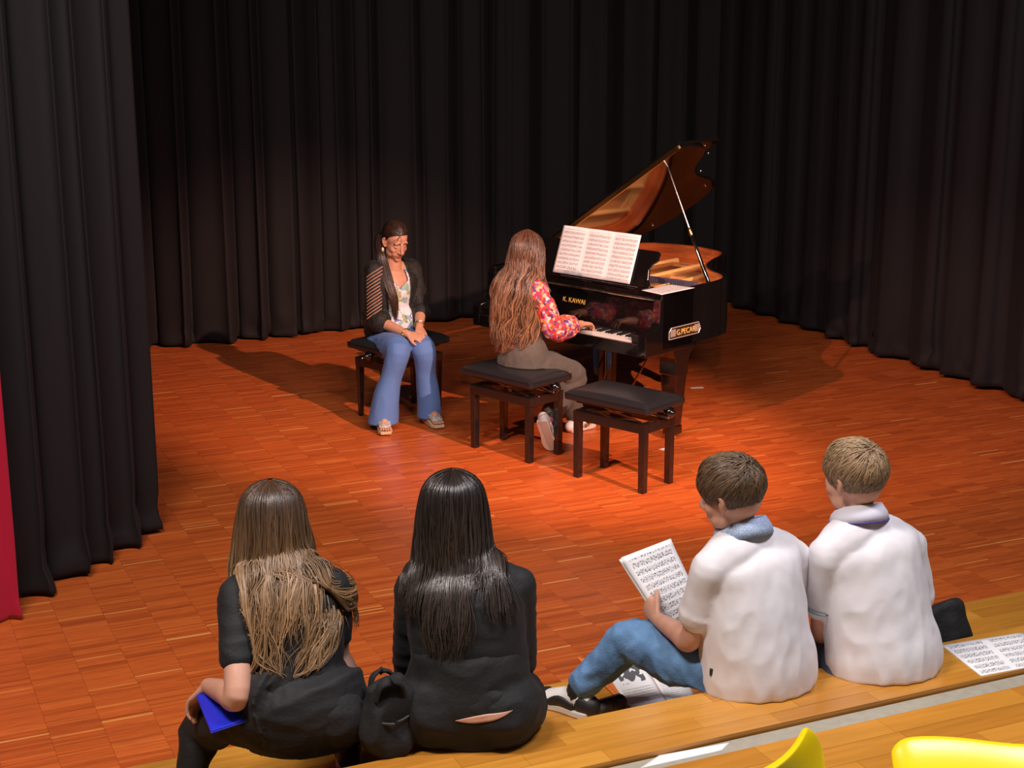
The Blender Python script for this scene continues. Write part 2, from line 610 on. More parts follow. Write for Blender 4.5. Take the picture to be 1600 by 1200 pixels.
def thing(name, label, cat, loc=(0, 0, 0), rz=0.0, group=None):
    o = bpy.data.objects.new(name, None)
    COL.objects.link(o)
    o.location = loc
    o.rotation_euler = (0, 0, rz)
    o.empty_display_size = 0.1
    return tag(o, label, cat, group)


def copy_tree(o, parent=None):
    c = o.copy()
    COL.objects.link(c)
    c.parent = parent
    for ch in list(o.children):
        copy_tree(ch, c)
    return c


def color_attr(me, name, vals):
    """vals: per-vertex (r, g)"""
    a = me.attributes.new(name, 'FLOAT_COLOR', 'POINT')
    arr = np.ones((len(vals), 4), np.float32)
    arr[:, :2] = vals
    a.data.foreach_set('color', arr.ravel())


def remeshed(mb, name, voxel, smooth_it=5, wrinkle=None):
    """closed shapes fused into one continuous skin"""
    me = mb.mesh(name)
    bm = bmesh.new()
    bm.from_mesh(me)
    bmesh.ops.recalc_face_normals(bm, faces=bm.faces)
    bm.to_mesh(me)
    bm.free()
    o = bpy.data.objects.new(name, me)
    COL.objects.link(o)
    r = o.modifiers.new('r', 'REMESH')
    r.mode = 'VOXEL'
    r.voxel_size = voxel
    if smooth_it:
        s = o.modifiers.new('s', 'SMOOTH')
        s.factor = 0.5
        s.iterations = smooth_it
    dg = bpy.context.evaluated_depsgraph_get()
    out = bpy.data.meshes.new_from_object(o.evaluated_get(dg))
    bpy.data.objects.remove(o)
    bpy.data.meshes.remove(me)
    out.name = name
    if wrinkle:
        n = len(out.vertices)
        co = np.empty(n * 3)
        no = np.empty(n * 3)
        out.vertices.foreach_get('co', co)
        out.vertices.foreach_get('normal', no)
        co = co.reshape(-1, 3)
        no = no.reshape(-1, 3)
        amp, sc = wrinkle
        sc = np.array(sc)
        d = np.array([noise.noise(Vector(p)) for p in co * sc])
        d2 = np.array([noise.noise(Vector(p)) for p in co * sc * 2.3 + 7.1])
        co += no * (amp * (0.5 - np.abs(d) * 1.6 + 0.4 * d2))[:, None]
        out.vertices.foreach_set('co', co.ravel())
    out.polygons.foreach_set('use_smooth', [True] * len(out.polygons))
    out.update()
    return out


# ------------------------------------------------------------------ the room
rng = random.Random(5)


def quad(name, pts, m, thick=None):
    mb = MB()
    if thick:
        mb.extrude(pts, thick)
    else:
        mb.add(pts, [(0, 1, 2, 3)])
    return mb.build(name, m)


FU0, FU1, FV0, FV1 = -1.7, 7.55, 3.2, 12.0
floor = structure(quad('floor', [uv(FU0, 0.5, -0.06), uv(FU1, 0.5, -0.06), uv(FU1, FV1, -0.06), uv(FU0, FV1, -0.06)], 'floor_base', (0, 0, 0.058)))


def parquet():
    """edge parquet: columns of thin strips with hairline joints, all real but too thin to count"""
    r = np.random.default_rng(3)
    cw, sw = 0.19, 0.0125
    us, vs = [], []
    u = FU0
    while u < FU1 - 0.05:
        v0 = 3.9 + r.uniform(0, sw)
        widths = r.choice([0.009, 0.0105, 0.0125, 0.015], int((FV1 - 3.9) / 0.009))
        e = v0 + np.concatenate([[0], np.cumsum(widths)])
        e = e[e < FV1 - 0.02]
        us.append(np.full(len(e) - 1, u))
        vs.append(np.stack([e[:-1], e[1:]], 1))
        u += cw
    us = np.concatenate(us)
    vs = np.concatenate(vs)
    n = len(us)
    gap = 0.0005
    u0, u1 = us + gap, us + cw - gap
    v0, v1 = vs[:, 0] + gap * 0.6, vs[:, 1] - gap * 0.6
    zt = -r.uniform(0, 0.0007, n)
    P = np.empty((n, 8, 3))
    for k, (a, b) in enumerate(((u0, v0), (u1, v0), (u1, v1), (u0, v1))):
        P[:, k, 0], P[:, k, 1], P[:, k, 2] = a, b, -0.003
        P[:, k + 4, 0], P[:, k + 4, 1], P[:, k + 4, 2] = a, b, zt
    fq = np.array([(4, 5, 6, 7), (0, 1, 5, 4), (1, 2, 6, 5), (2, 3, 7, 6), (3, 0, 4, 7)])
    faces = (np.arange(n)[:, None, None] * 8 + fq[None]).reshape(-1, 4)
    me = bpy.data.meshes.new('parquet_strips')
    me.vertices.add(n * 8)
    me.vertices.foreach_set('co', P.ravel())
    me.loops.add(len(faces) * 4)
    me.loops.foreach_set('vertex_index', faces.ravel().astype(np.int32))
    me.polygons.add(len(faces))
    me.polygons.foreach_set('loop_start', np.arange(len(faces), dtype=np.int32) * 4)
    me.update(calc_edges=True)
    me.polygons.foreach_set('use_smooth', [False] * len(me.polygons))
    # tone: neighbouring strips come from the same plank now and then
    t = r.beta(2.2, 2.4, n) * 0.88
    same = r.random(n) < 0.45
    for i in range(1, n):
        if same[i]:
            t[i] = 0.75 * t[i - 1] + 0.25 * t[i] if t[i - 1] < 0.9 else t[i]
    light = r.random(n) < 0.02
    t[light] = r.uniform(0.93, 1.0, light.sum())
    color_attr(me, 'tone', np.stack([np.repeat(t, 8), np.zeros(n * 8)], 1))
    o = link('parquet_strips', me, 'strip', floor)
    o.rotation_euler = (0, 0, UANG)
    o['kind'] = 'stuff'


parquet()

for nm, a, b in (('wall_back', (FU0, 12.0), (7.65, 12.0)), ('wall_right', (7.55, 12.1), (7.55, 1.5)), ('wall_left', (FU0, 1.5), (FU0, 12.0))):
    p, q = uv(*a), uv(*b)
    nrm = (q - p).normalized().cross(Vector((0, 0, 1))) * 0.1
    z = Vector((0, 0, 6.0))
    structure(quad(nm, [p, q, q + z, p + z], 'wall_dark', -nrm))
structure(quad('ceiling', [uv(FU0, 0.5, 6.0), uv(7.6, 0.5, 6.0), uv(7.6, 12.1, 6.0), uv(FU0, 12.1, 6.0)], 'wall_dark', (0, 0, 0.1)))
structure(quad('baseboard_right', [uv(7.50, 4.5, 0), uv(7.50, 11.9, 0), uv(7.50, 11.9, 0.09), uv(7.50, 4.5, 0.09)], 'white_paint', U * 0.05))


def curtain(name, label, p0, p1, top, folds, amp, seed, mat_, hem=0.012, flare=0.25, lift=None, ncol=16, steep=1.0, smooth_top=1.0):
    """hanging cloth from p0 to p1 (plan points) with irregular deep folds; folds = mean fold width"""
    r = random.Random(seed)
    p0, p1 = Vector(p0), Vector(p1)
    d = p1 - p0
    L = d.length
    d.normalize()
    nrm = Vector((d.y, -d.x, 0))
    knots = [0.0]
    while knots[-1] < L:
        knots.append(knots[-1] + folds * r.uniform(0.55, 1.5))
    hs = [r.uniform(0.55, 1.15) * (1 if k % 2 else -1) for k in range(len(knots))]
    shift = [r.uniform(-1, 1) for _ in knots]
    lens = [r.uniform(0, 1) for _ in knots]
    ss = []
    for k in range(len(knots) - 1):
        for q in range(ncol):
            s = knots[k] + (knots[k + 1] - knots[k]) * q / ncol
            if s <= L:
                ss.append((s, k, q / ncol))
    zs = [0, 0.03, 0.07, 0.12, 0.2, 0.35, 0.6, 1.0, 1.5, 2.0, 2.6, 3.2, 4.0, top]
    P = []
    for z in zs:
        row = []
        zz = z / top
        for s, k, t in ss:
            e = 0.5 - 0.5 * math.cos(math.pi * t)
            e = e + 0.10 * math.sin(2 * math.pi * t) * steep
            h = hs[k] + (hs[k + 1] - hs[k]) * e
            sh = shift[k] + (shift[k + 1] - shift[k]) * e
            a = amp * (1 + flare * (1 - zz) ** 2)
            lat = sh * 0.05 * (zz - 0.5) * folds / 0.2
            pos = p0 + d * (s + lat + 0.35 * amp * math.sin(2 * math.pi * t) * (1 if k % 2 else -1)) + nrm * (h * a)
            # small secondary folds and a crumpled hem
            pos += nrm * (0.10 * amp * noise.noise(Vector((s * 14 + seed, z * 0.7, seed))))
            if z < 0.35:
                w = (1 - z / 0.35)
                pos += nrm * (0.055 * w * noise.noise(Vector((s * 9, z * 14, seed + 3))))
            zb = hem + 0.018 * (lens[k] + (lens[min(k + 1, len(lens) - 1)] - lens[k]) * e)
            row.append((pos.x, pos.y, zb + z * (1 - zb / top)))
        P.append(row)
    mb = MB()
    mb.grid(P)
    o = mb.build(name, mat_, None, smooth=True, solid=0.004, fix=False)
    return tag(o, label, 'curtain')


# back wall of cloth, two cloths wide on each side of a deep gap
curtain('stage_curtain', 'black stage curtain hanging at the back left, beside the black side curtain', uv(0.3, 11.62), uv(3.35, 11.62), 5.4, 0.17, 0.085, 21, 'curtain')
curtain('stage_curtain', 'black stage curtain at the back, behind the seated woman in blue trousers', uv(3.30, 11.66), uv(5.25, 11.66), 5.4, 0.155, 0.058, 8, 'curtain')
curtain('stage_curtain', 'black stage curtain in the back corner, behind the raised piano lid', uv(5.2, 11.62), uv(7.22, 11.60), 5.4, 0.16, 0.055, 33, 'curtain')
curtain('stage_curtain', 'black stage curtain to the right of the piano, next to the back corner', uv(7.22, 11.65), uv(7.20, 9.25), 5.4, 0.16, 0.05, 14, 'curtain', hem=0.02)
curtain('stage_curtain', 'black stage curtain nearest the right edge of the picture', uv(7.18, 9.30), uv(7.20, 5.6), 5.4, 0.17, 0.055, 27, 'curtain', hem=0.02)
curtain('side_curtain', 'heavy black side curtain in wide folds in the left foreground', (-2.20, 6.36, 0), (-1.80, 7.32, 0), 5.4, 0.115, 0.07, 6, 'curtain', hem=0.006, ncol=22)
curtain('red_curtain', 'crimson red curtain at the left edge, beside the black side curtain', (-3.1, 5.45, 0), (-2.09, 6.20, 0), 5.4, 0.26, 0.05, 11, 'red_curtain', hem=0.004, ncol=20)


# ------------------------------------------------------------------ the tribune
def board(name, label, cat, u0, u1, v0, v1, ztop, thick, rows, stave_len, seed, group=None):
    """solid wood board glued from staves, each stave a piece of its own"""
    root = thing(name, label, cat, uv(0, 0, 0), UANG, group)
    mb = MB()
    mb.box((u0, v0, ztop - thick), (u1, v1, ztop - 0.004))
    me_o = mb.build('board_core', 'bench_wood', root, bevel=0.003)
    me = me_o.data
    color_attr(me, 'tone', np.full((len(me.vertices), 2), 0.2))
    r = random.Random(seed)
    w = (v1 - v0) / rows
    tones = {}
    for k in range(rows):
        u = u0 - r.uniform(0, stave_len)
        while u < u1:
            L = stave_len * r.uniform(0.6, 1.3)
            a, b = max(u, u0), min(u + L, u1)
            u += L
            if b - a < 0.02:
                continue
            s = MB()
            g = 0.0004
            s.box((a + g, v0 + k * w + g, ztop - 0.008), (b - g, v0 + (k + 1) * w - g, ztop + r.uniform(-0.0002, 0.0002)))
            o = s.build('stave', 'bench_wood', root, fix=False)
            color_attr(o.data, 'tone', np.full((8, 2), r.random()))
    return root


TU0, TU1 = 0.0, 5.6
for nm, z0, z1, v0, v1 in (('tribune_plinth', 0, 0.41 - 0.035, 2.2, 4.19), ('tribune_plinth', 0.3755, 0.62, 1.2, 3.46), ('tribune_deck', 0.6205, 0.645, 2.0, 3.244), ('tribune_plinth', 0.6455, 0.87, 0.2, 2.72)):
    mb = MB()
    mb.box((TU0, v0, z0 + 0.0005), (TU1, v1, z1))
    o = mb.build(nm, 'grey_lino')
    o.rotation_euler = (0, 0, UANG)
    structure(o)
board('tribune_step', 'orange wooden footboard of the tribune, next to the stage floor, under the shoe', 'step', TU0, TU1, 3.42, 4.22, 0.41, 0.034, 11, 0.55, 1)
board('tribune_bench', 'orange wooden bench board on which the four children sit', 'bench', TU0, TU1, 3.25, 3.505, 0.66, 0.039, 4, 0.42, 2)
board('tribune_step', 'broad orange wooden step in the bottom right corner, under the yellow chairs', 'step', TU0, TU1, 1.9, 2.755, 0.91, 0.038, 11, 0.42, 3)


# ------------------------------------------------------------------ grand piano (local: x along the keyboard, 0 = right cheek; y towards the tail)
PA = onz(1008.5, 561, 0.575)
PANG = math.radians(-43.6)
PX = Vector((math.cos(PANG), math.sin(PANG), 0))
PY = Vector((-PX.y, PX.x, 0))
ZR, ZB, PWID = 0.94, 0.575, 1.42


def PP(i, j, z):
    return Vector((PA.x, PA.y, 0)) + PX * i + PY * j + Vector((0, 0, z))


def text_mesh(name, s, size, mat_, parent, origin, xa, ya, depth=0.0008):
    c = bpy.data.curves.new(name, 'FONT')
    c.body = s
    c.size = size
    c.extrude = depth
    o = bpy.data.objects.new(name, c)
    COL.objects.link(o)
    dg = bpy.context.evaluated_depsgraph_get()
    me = bpy.data.meshes.new_from_object(o.evaluated_get(dg))
    bpy.data.objects.remove(o)
    xa, ya = Vector(xa).normalized(), Vector(ya).normalized()
    za = xa.cross(ya)
    me.transform(Matrix((xa, ya, za)).transposed().to_4x4())
    me.transform(Matrix.Translation(Vector(origin)))
    return link(name, me, mat_, parent)


def offset_poly(P, d):
    n = len(P)
    out = []
    for i in range(n):
        a, b, c = P[i - 1], P[i], P[(i + 1) % n]
        t = np.array([c[0] - a[0], c[1] - a[1]])
        t /= np.linalg.norm(t) + 1e-9
        out.append((b[0] - t[1] * d, b[1] + t[0] * d))
    return out


def build_piano():
    root = thing('grand_piano', 'glossy black grand piano with its lid propped open', 'piano', (PA.x, PA.y, 0), PANG)
    ctrl = [(0, 0.70), (-0.035, 0.84), (-0.13, 0.955), (-0.27, 1.04), (-0.40, 1.17), (-0.495, 1.36), (-0.56, 1.54), (-0.67, 1.69), (-0.87, 1.77),
            (-1.10, 1.765), (-1.30, 1.69), (-1.40, 1.55), (-1.42, 1.36)]
    curve = [tuple(p) for p in catmull(np.array(ctrl), 5)]
    outer = [(0, 0.16), (0, 0.45)] + curve + [(-1.42, 0.8), (-1.42, 0.16)]      # counter-clockwise seen from above

    def wall(name, d0, d1, z0, z1, m):
        A, B = offset_poly(outer, d0), offset_poly(outer, d1)
        A[0] = (-d0, 0.16); B[0] = (-d1, 0.16); A[-1] = (-1.42 + d0, 0.16); B[-1] = (-1.42 + d1, 0.16)
        n = len(A)
        vs = []
        for P, z in ((A, z0), (A, z1), (B, z1), (B, z0)):
            vs += [(x, y, z) for x, y in P]
        fs = []
        for k in range(n - 1):
            for r in range(4):
                a, b = r * n, ((r + 1) % 4) * n
                fs.append((a + k, a + k + 1, b + k + 1, b + k))
        fs += [(0, n, 2 * n, 3 * n), (n - 1, 4 * n - 1, 3 * n - 1, 2 * n - 1)]
        o = MB().add(vs, fs).build(name, m, root)
        return o
    wall('rim', 0.0, 0.035, 0.60, ZR, 'piano_black')
    wall('inner_rim', 0.0355, 0.05, 0.74, ZR - 0.004, 'rim_veneer')
    inner = offset_poly(outer, 0.048)
    inner[0] = (-0.048, 0.30); inner[-1] = (-1.372, 0.30)
    MB().prism(inner, 0.755, 0.775).build('soundboard', 'soundboard', root)
    MB().prism(offset_poly(outer, 0.03), 0.60, 0.62).build('bottom_board', 'piano_black', root)
    # cast plate: border, pin block and struts
    plate = MB()
    A, B = offset_poly(outer, 0.055), offset_poly(outer, 0.16)
    A[0] = (-0.055, 0.5); B[0] = (-0.16, 0.5); A[-1] = (-1.365, 0.5); B[-1] = (-1.26, 0.5)
    A[1] = (-0.055, 0.52); B[1] = (-0.16, 0.52)
    n = len(A)
    vs = [(x, y, 0.815) for x, y in A] + [(x, y, 0.815) for x, y in B] + [(x, y, 0.80) for x, y in A] + [(x, y, 0.80) for x, y in B]
    plate.add(vs, [(k, k + 1, n + k + 1, n + k) for k in range(n - 1)] + [(n + k, n + k + 1, 3 * n + k + 1, 3 * n + k) for k in range(n - 1)]
              + [(2 * n + k, 3 * n + k, 3 * n + k + 1, 2 * n + k + 1) for k in range(n - 1)] + [(k, 2 * n + k, 2 * n + k + 1, k + 1) for k in range(n - 1)])
    plate.box((-1.365, 0.32, 0.795), (-0.055, 0.60, 0.822))
    plate.build('iron_plate', 'plate_gold', root, bevel=0.004)
    for a, b in (((-0.22, 0.58), (-0.22, 0.92)), ((-0.46, 0.58), (-0.52, 1.24)), ((-0.72, 0.58), (-0.80, 1.62)), ((-1.0, 0.58), (-1.06, 1.66)), ((-1.22, 0.58), (-1.24, 1.6))):
        MB().tube([(a[0], a[1], 0.835), (b[0], b[1], 0.832)], [(0.017, 0.024)] * 2, n=10, sub=3).build('plate_strut', 'plate_gold', root, smooth=True)
    st = MB()
    r = random.Random(1)
    for k in range(64):
        i = -1.30 + k * 1.16 / 63
        yend = 1.60 if i < -0.78 else 0.92 + (-0.20 - i) * 1.15 if i < -0.22 else 0.86
        st.tube([(i, 0.60, 0.842), (i * 0.97 - 0.03, min(yend, 1.58), 0.838)], 0.0016 if k < 24 else 0.0011, n=4, sub=1, caps=False, mi=0 if k < 24 else 1)
    s = st.build('strings', ['copper', 'steel'], root)
    s['kind'] = 'stuff'
    pins = MB()
    for k in range(72):
        for q in range(2):
            pins.tube([(-1.30 + k * 1.16 / 71, 0.44 + 0.045 * q + (k % 3) * 0.01, 0.82), (-1.30 + k * 1.16 / 71, 0.44 + 0.045 * q + (k % 3) * 0.01, 0.845)], 0.003, n=5, sub=1, caps=False)
    s = pins.build('tuning_pins', 'steel', root)
    s['kind'] = 'stuff'
    dmp = MB()
    for k in range(66):
        i = -1.28 + k * 0.98 / 65
        j = 0.72 + 0.12 * (k / 65)
        dmp.box((i - 0.005, j, 0.845), (i + 0.005, j + 0.085 * (1 - k / 130), 0.878))
    s = dmp.build('dampers', 'felt', root)
    s['kind'] = 'stuff'
    MB().tube([(-1.33, 0.80, 0.80), (-1.1, 0.98, 0.803), (-0.8, 1.2, 0.803), (-0.55, 1.28, 0.80)], [(0.02, 0.018)] * 4, n=8, sub=4).build('bridge', 'soundboard', root, smooth=True)
    # keybed, keyslip, cheeks
    MB().box((-1.36, 0.02, ZB), (-0.06, 0.42, 0.625)).build('keybed', 'piano_black', root, bevel=0.004)
    MB().box((-1.36, 0.0, ZB), (-0.06, 0.022, 0.652)).build('keyslip', 'piano_black', root, bevel=0.005)
    prof = [(0.0, ZB), (0.0, 0.70), (0.012, 0.716), (0.06, 0.722), (0.105, 0.735), (0.13, 0.765), (0.135, 0.83), (0.138, 0.90), (0.15, 0.93), (0.17, ZR), (0.45, ZR), (0.45, ZB)]
    for i0 in (-0.06, -1.42):
        MB().extrude([(i0, j, z) for j, z in prof], (0.06, 0, 0)).build('cheek', 'piano_black', root, bevel=0.005)
    for i0 in (-0.13, -1.36):
        MB().box((i0 + 0.001, 0.024, 0.625), (i0 + 0.069, 0.19, 0.70)).build('key_block', 'piano_black', root, bevel=0.006)
    # keys
    kw = (1.36 - 0.13 - 0.07 + 0.0) / 52
    x0 = -1.29
    wk = MB()
    wk.box((0.0004, 0.03, 0.628), (kw - 0.0004, 0.175, 0.662))
    wme = wk.mesh('white_key')
    wme.materials.append(M['ivory'])
    bk = MB()
    bk.frustum((0, 0.128, 0.660), (0.0055, 0.047), (0, 0.131, 0.672), (0.0045, 0.043))
    bme = bk.mesh('black_key')
    bme.materials.append(M['ebony'])
    for k in range(52):
        o = bpy.data.objects.new('white_key', wme)
        COL.objects.link(o)
        o.parent = root
        o.location = (x0 + k * kw, 0, 0)
        if k < 51 and (k % 7) not in (1, 4):
            o = bpy.data.objects.new('black_key', bme)
            COL.objects.link(o)
            o.parent = root
            o.location = (x0 + (k + 1) * kw, 0, 0)
    MB().box((-1.29, 0.172, 0.655), (-0.13, 0.182, 0.668)).build('key_felt', 'ebony', root)
    # fallboard with the maker's name, action cover, music shelf
    fb = MB()
    fb.extrude([(-1.36, 0.176, 0.669), (-1.36, 0.186, 0.665), (-1.36, 0.222, 0.86), (-1.36, 0.205, 0.876), (-1.36, 0.196, 0.86)], (1.30, 0, 0))
    fo = fb.build('fallboard', 'piano_black', root, bevel=0.003)
    a = math.atan2(0.86 - 0.669, 0.196 - 0.176)
    ya = (0, math.cos(a), math.sin(a))
    text_mesh('maker_name', 'K. KAWAI', 0.042, 'gold_letter', fo, (-0.815, 0.1862, 0.785), (1, 0, 0), ya)
    MB().box((-1.36, 0.17, 0.885), (-0.06, 0.315, ZR - 0.004)).build('music_shelf', 'piano_black', root, bevel=0.008)
    MB().tube([(-1.36, 0.166, 0.90), (-0.06, 0.166, 0.90)], 0.008, n=10, sub=2).build('shelf_rail', 'piano_black', root, smooth=True)
    # music desk leaning back on the shelf
    tilt = math.radians(20)
    up = Vector((0, math.sin(tilt), math.cos(tilt)))
    nb = Vector((0, math.cos(tilt), -math.sin(tilt)))
    o0 = Vector((0, 0.195, ZR - 0.002))
    sh = [(-1.02, 0), (-0.15, 0), (-0.145, 0.025), (-0.165, 0.06), (-0.175, 0.12), (-0.16, 0.155), (-0.13, 0.175), (-0.125, 0.225), (-0.145, 0.235),
          (-1.025, 0.235), (-1.045, 0.225), (-1.04, 0.175), (-1.01, 0.155), (-0.995, 0.12), (-1.005, 0.06), (-1.025, 0.025)]
    MB().extrude([o0 + Vector((x, 0, 0)) + up * h for x, h in sh], nb * 0.016).build('music_desk', 'piano_black', root, bevel=0.003)
    MB().box((-1.02, 0.165, ZR - 0.004), (-0.15, 0.197, ZR + 0.012)).build('desk_ledge', 'piano_black', root, bevel=0.004)
    # lid: same outline behind the fold line, turned about the bass hinge
    th = math.radians(33.5)
    ca, sa = math.cos(th), math.sin(th)

    def lid(x, y, h):
        d = x + PWID
        return (-PWID + d * ca - h * sa, y, ZR + 0.012 + d * sa + h * ca)
    JF = 0.585
    poly = [(0.012, JF), (0.012, 0.70)] + [p for p in offset_poly(outer, -0.012)[2:-2]] + [(-1.42, 1.3), (-1.42, JF)]
    mb = MB()
    n = len(poly)
    vs = [lid(x, y, 0) for x, y in poly] + [lid(x, y, 0.02) for x, y in poly]
    mb.add(vs, [tuple(range(n))[::-1], tuple(range(n, 2 * n))] + [(k, (k + 1) % n, (k + 1) % n + n, k + n) for k in range(n)])
    lo = mb.build('lid', 'piano_black', root, bevel=0.003)
    fl = [(0.012, JF - 0.006), (0.012, JF + 0.40), (-1.42, JF + 0.40), (-1.42, JF - 0.006)]
    mb = MB()
    vs = [lid(x, y, 0.0215) for x, y in fl] + [lid(x, y, 0.041) for x, y in fl]
    mb.add(vs, [(3, 2, 1, 0), (4, 5, 6, 7), (0, 1, 5, 4), (1, 2, 6, 5), (2, 3, 7, 6), (3, 0, 4, 7)])
    mb.build('lid_flap', 'piano_black', root, bevel=0.003)
    mb = MB()
    vs = [lid(x, y, h) for h in (-0.003, 0.024) for x, y in [(0.0, JF - 0.012), (0.0, JF + 0.004), (-1.41, JF + 0.004), (-1.41, JF - 0.012)]]
    mb.add(vs, [(3, 2, 1, 0), (4, 5, 6, 7), (0, 1, 5, 4), (1, 2, 6, 5), (2, 3, 7, 6), (3, 0, 4, 7)])
    mb.build('lid_hinge', 'brass', lo)
    for x, y in ((-0.10, 0.98), (-0.36, 1.2), (-0.62, 1.55), (-1.2, 1.6)):
        MB().ell(lid(x, y, -0.004), (0.008, 0.008, 0.008), n=8).build('lid_buffer', 'steel', lo, smooth=True)
    # prop
    base = Vector((-0.03, 0.655, ZR - 0.04))
    top = Vector(lid(-0.25, 0.74, -0.003))
    mid = base.lerp(top, 0.47)
    MB().tube([base, mid], [(0.016, 0.013), (0.009, 0.009)], n=8, sub=3).build('lid_prop', 'piano_black', root, smooth=True)
    MB().tube([mid - (mid - base) * 0.04, top], [0.007, 0.005], n=8, sub=2).build('prop_rod', 'steel', root, smooth=True)
    MB().tube([mid - (mid - base) * 0.06, mid + (top - mid) * 0.03], 0.0115, n=10, sub=2).build('prop_collar', 'brass', root, smooth=True)
    # legs
    for (x, y) in ((-0.075, 0.37), (-1.345, 0.37), (-0.95, 1.48)):
        lg = MB()
        w = 0.062
        pr = [(-0.10, 0.60), (-0.10, 0.575), (-0.085, 0.56), (-0.065, 0.52), (-0.06, 0.49), (-0.062, 0.415), (-0.050, 0.41), (-0.040, 0.09), (-0.046, 0.085), (-0.046, 0.035),
              (0.046, 0.035), (0.046, 0.085), (0.040, 0.09), (0.050, 0.41), (0.062, 0.415), (0.06, 0.49), (0.075, 0.53), (0.11, 0.56), (0.14, 0.575), (0.14, 0.60)]
        k = len(pr)

        def wz(z):
            return 0.062 if z > 0.4 else 0.034 + (z - 0.05) * 0.05 if z > 0.0875 else 0.04
        vs = [(x - wz(z), y + d, z) for d, z in pr] + [(x + wz(z), y + d, z) for d, z in pr]
        fs = [(q, (q + 1) % k, (q + 1) % k + k, q + k) for q in range(k)]
        for q in range(k // 2 - 1):
            a_, b_, c_, d_ = q, q + 1, k - 2 - q, k - 1 - q
            fs += [(a_, b_, c_, d_), (k + d_, k + c_, k + b_, k + a_)]
        lg.add(vs, fs)
        lo_ = lg.build('leg', 'piano_black', root, bevel=0.003)
        c = MB()
        c.tube([(x - 0.012, y, 0.022), (x + 0.012, y, 0.022)], 0.0215, n=14, sub=1)
        c.tube([(x, y, 0.03), (x, y, 0.06)], 0.012, n=10, sub=1)
        c.build('caster', 'brass', lo_, smooth=True)
    # pedal lyre
    ly = thing  # lyre pieces hang under the keybed
    for i in (-0.665, -0.555):
        MB().frustum((i, 0.36, 0.16), (0.018, 0.02), (i, 0.36, 0.60), (0.026, 0.024)).build('lyre_post', 'piano_black', root, bevel=0.003)
    lb = MB()
    lb.box((-0.72, 0.30, 0.10), (-0.50, 0.40, 0.17))
    lbo = lb.build('pedal_box', 'piano_black', root, bevel=0.006)
    for i in (-0.675, -0.61, -0.545):
        MB().tube([(i, 0.32, 0.085), (i, 0.22, 0.075), (i, 0.13, 0.055)], [(0.010, 0.006), (0.011, 0.006), (0.022, 0.007)], n=10, sub=4).build('pedal', 'brass', lbo, smooth=True)
    for i in (-0.72, -0.50):
        MB().tube([(i, 0.40, 0.14), (i + (0.05 if i > -0.6 else -0.05), 0.78, 0.60)], 0.006, n=8, sub=1).build('lyre_brace', 'brass', root, smooth=True)
    MB().tube([(-0.61, 0.37, 0.17), (-0.61, 0.37, 0.60)], 0.004, n=6, sub=1).build('trap_rod', 'brass', root)
    # name plate on the cheek side
    pl = MB()
    pts = [(0.0006, 0.215, 0.655), (0.0006, 0.50, 0.655), (0.0006, 0.52, 0.685), (0.0006, 0.50, 0.722), (0.0006, 0.235, 0.722), (0.0006, 0.215, 0.70)]
    pl.extrude(pts, (0.003, 0, 0))
    po = pl.build('name_plate', 'plaque', root, bevel=0.001)
    MB().tube([Vector(q) + Vector((0.003, 0, 0)) for q in pts + pts[:1]], 0.0028, n=6, sub=1, caps=False).build('plate_edge', 'silver_edge', po)
    text_mesh('plate_lettering', 'G.PECAR', 0.047, 'gold_letter', po, (0.0045, 0.284, 0.672), (0, 1, 0), (0, 0, 1))
    for y0 in (0.228, 0.462):
        for q in range(6):
            MB().box((0.0036, y0 + q * 0.0085, 0.668), (0.0044, y0 + q * 0.0085 + 0.006, 0.712)).build('emblem_key', 'silver_edge', po)
    return root, o0, up, nb


piano, DESK0, DESK_UP, DESK_N = build_piano()


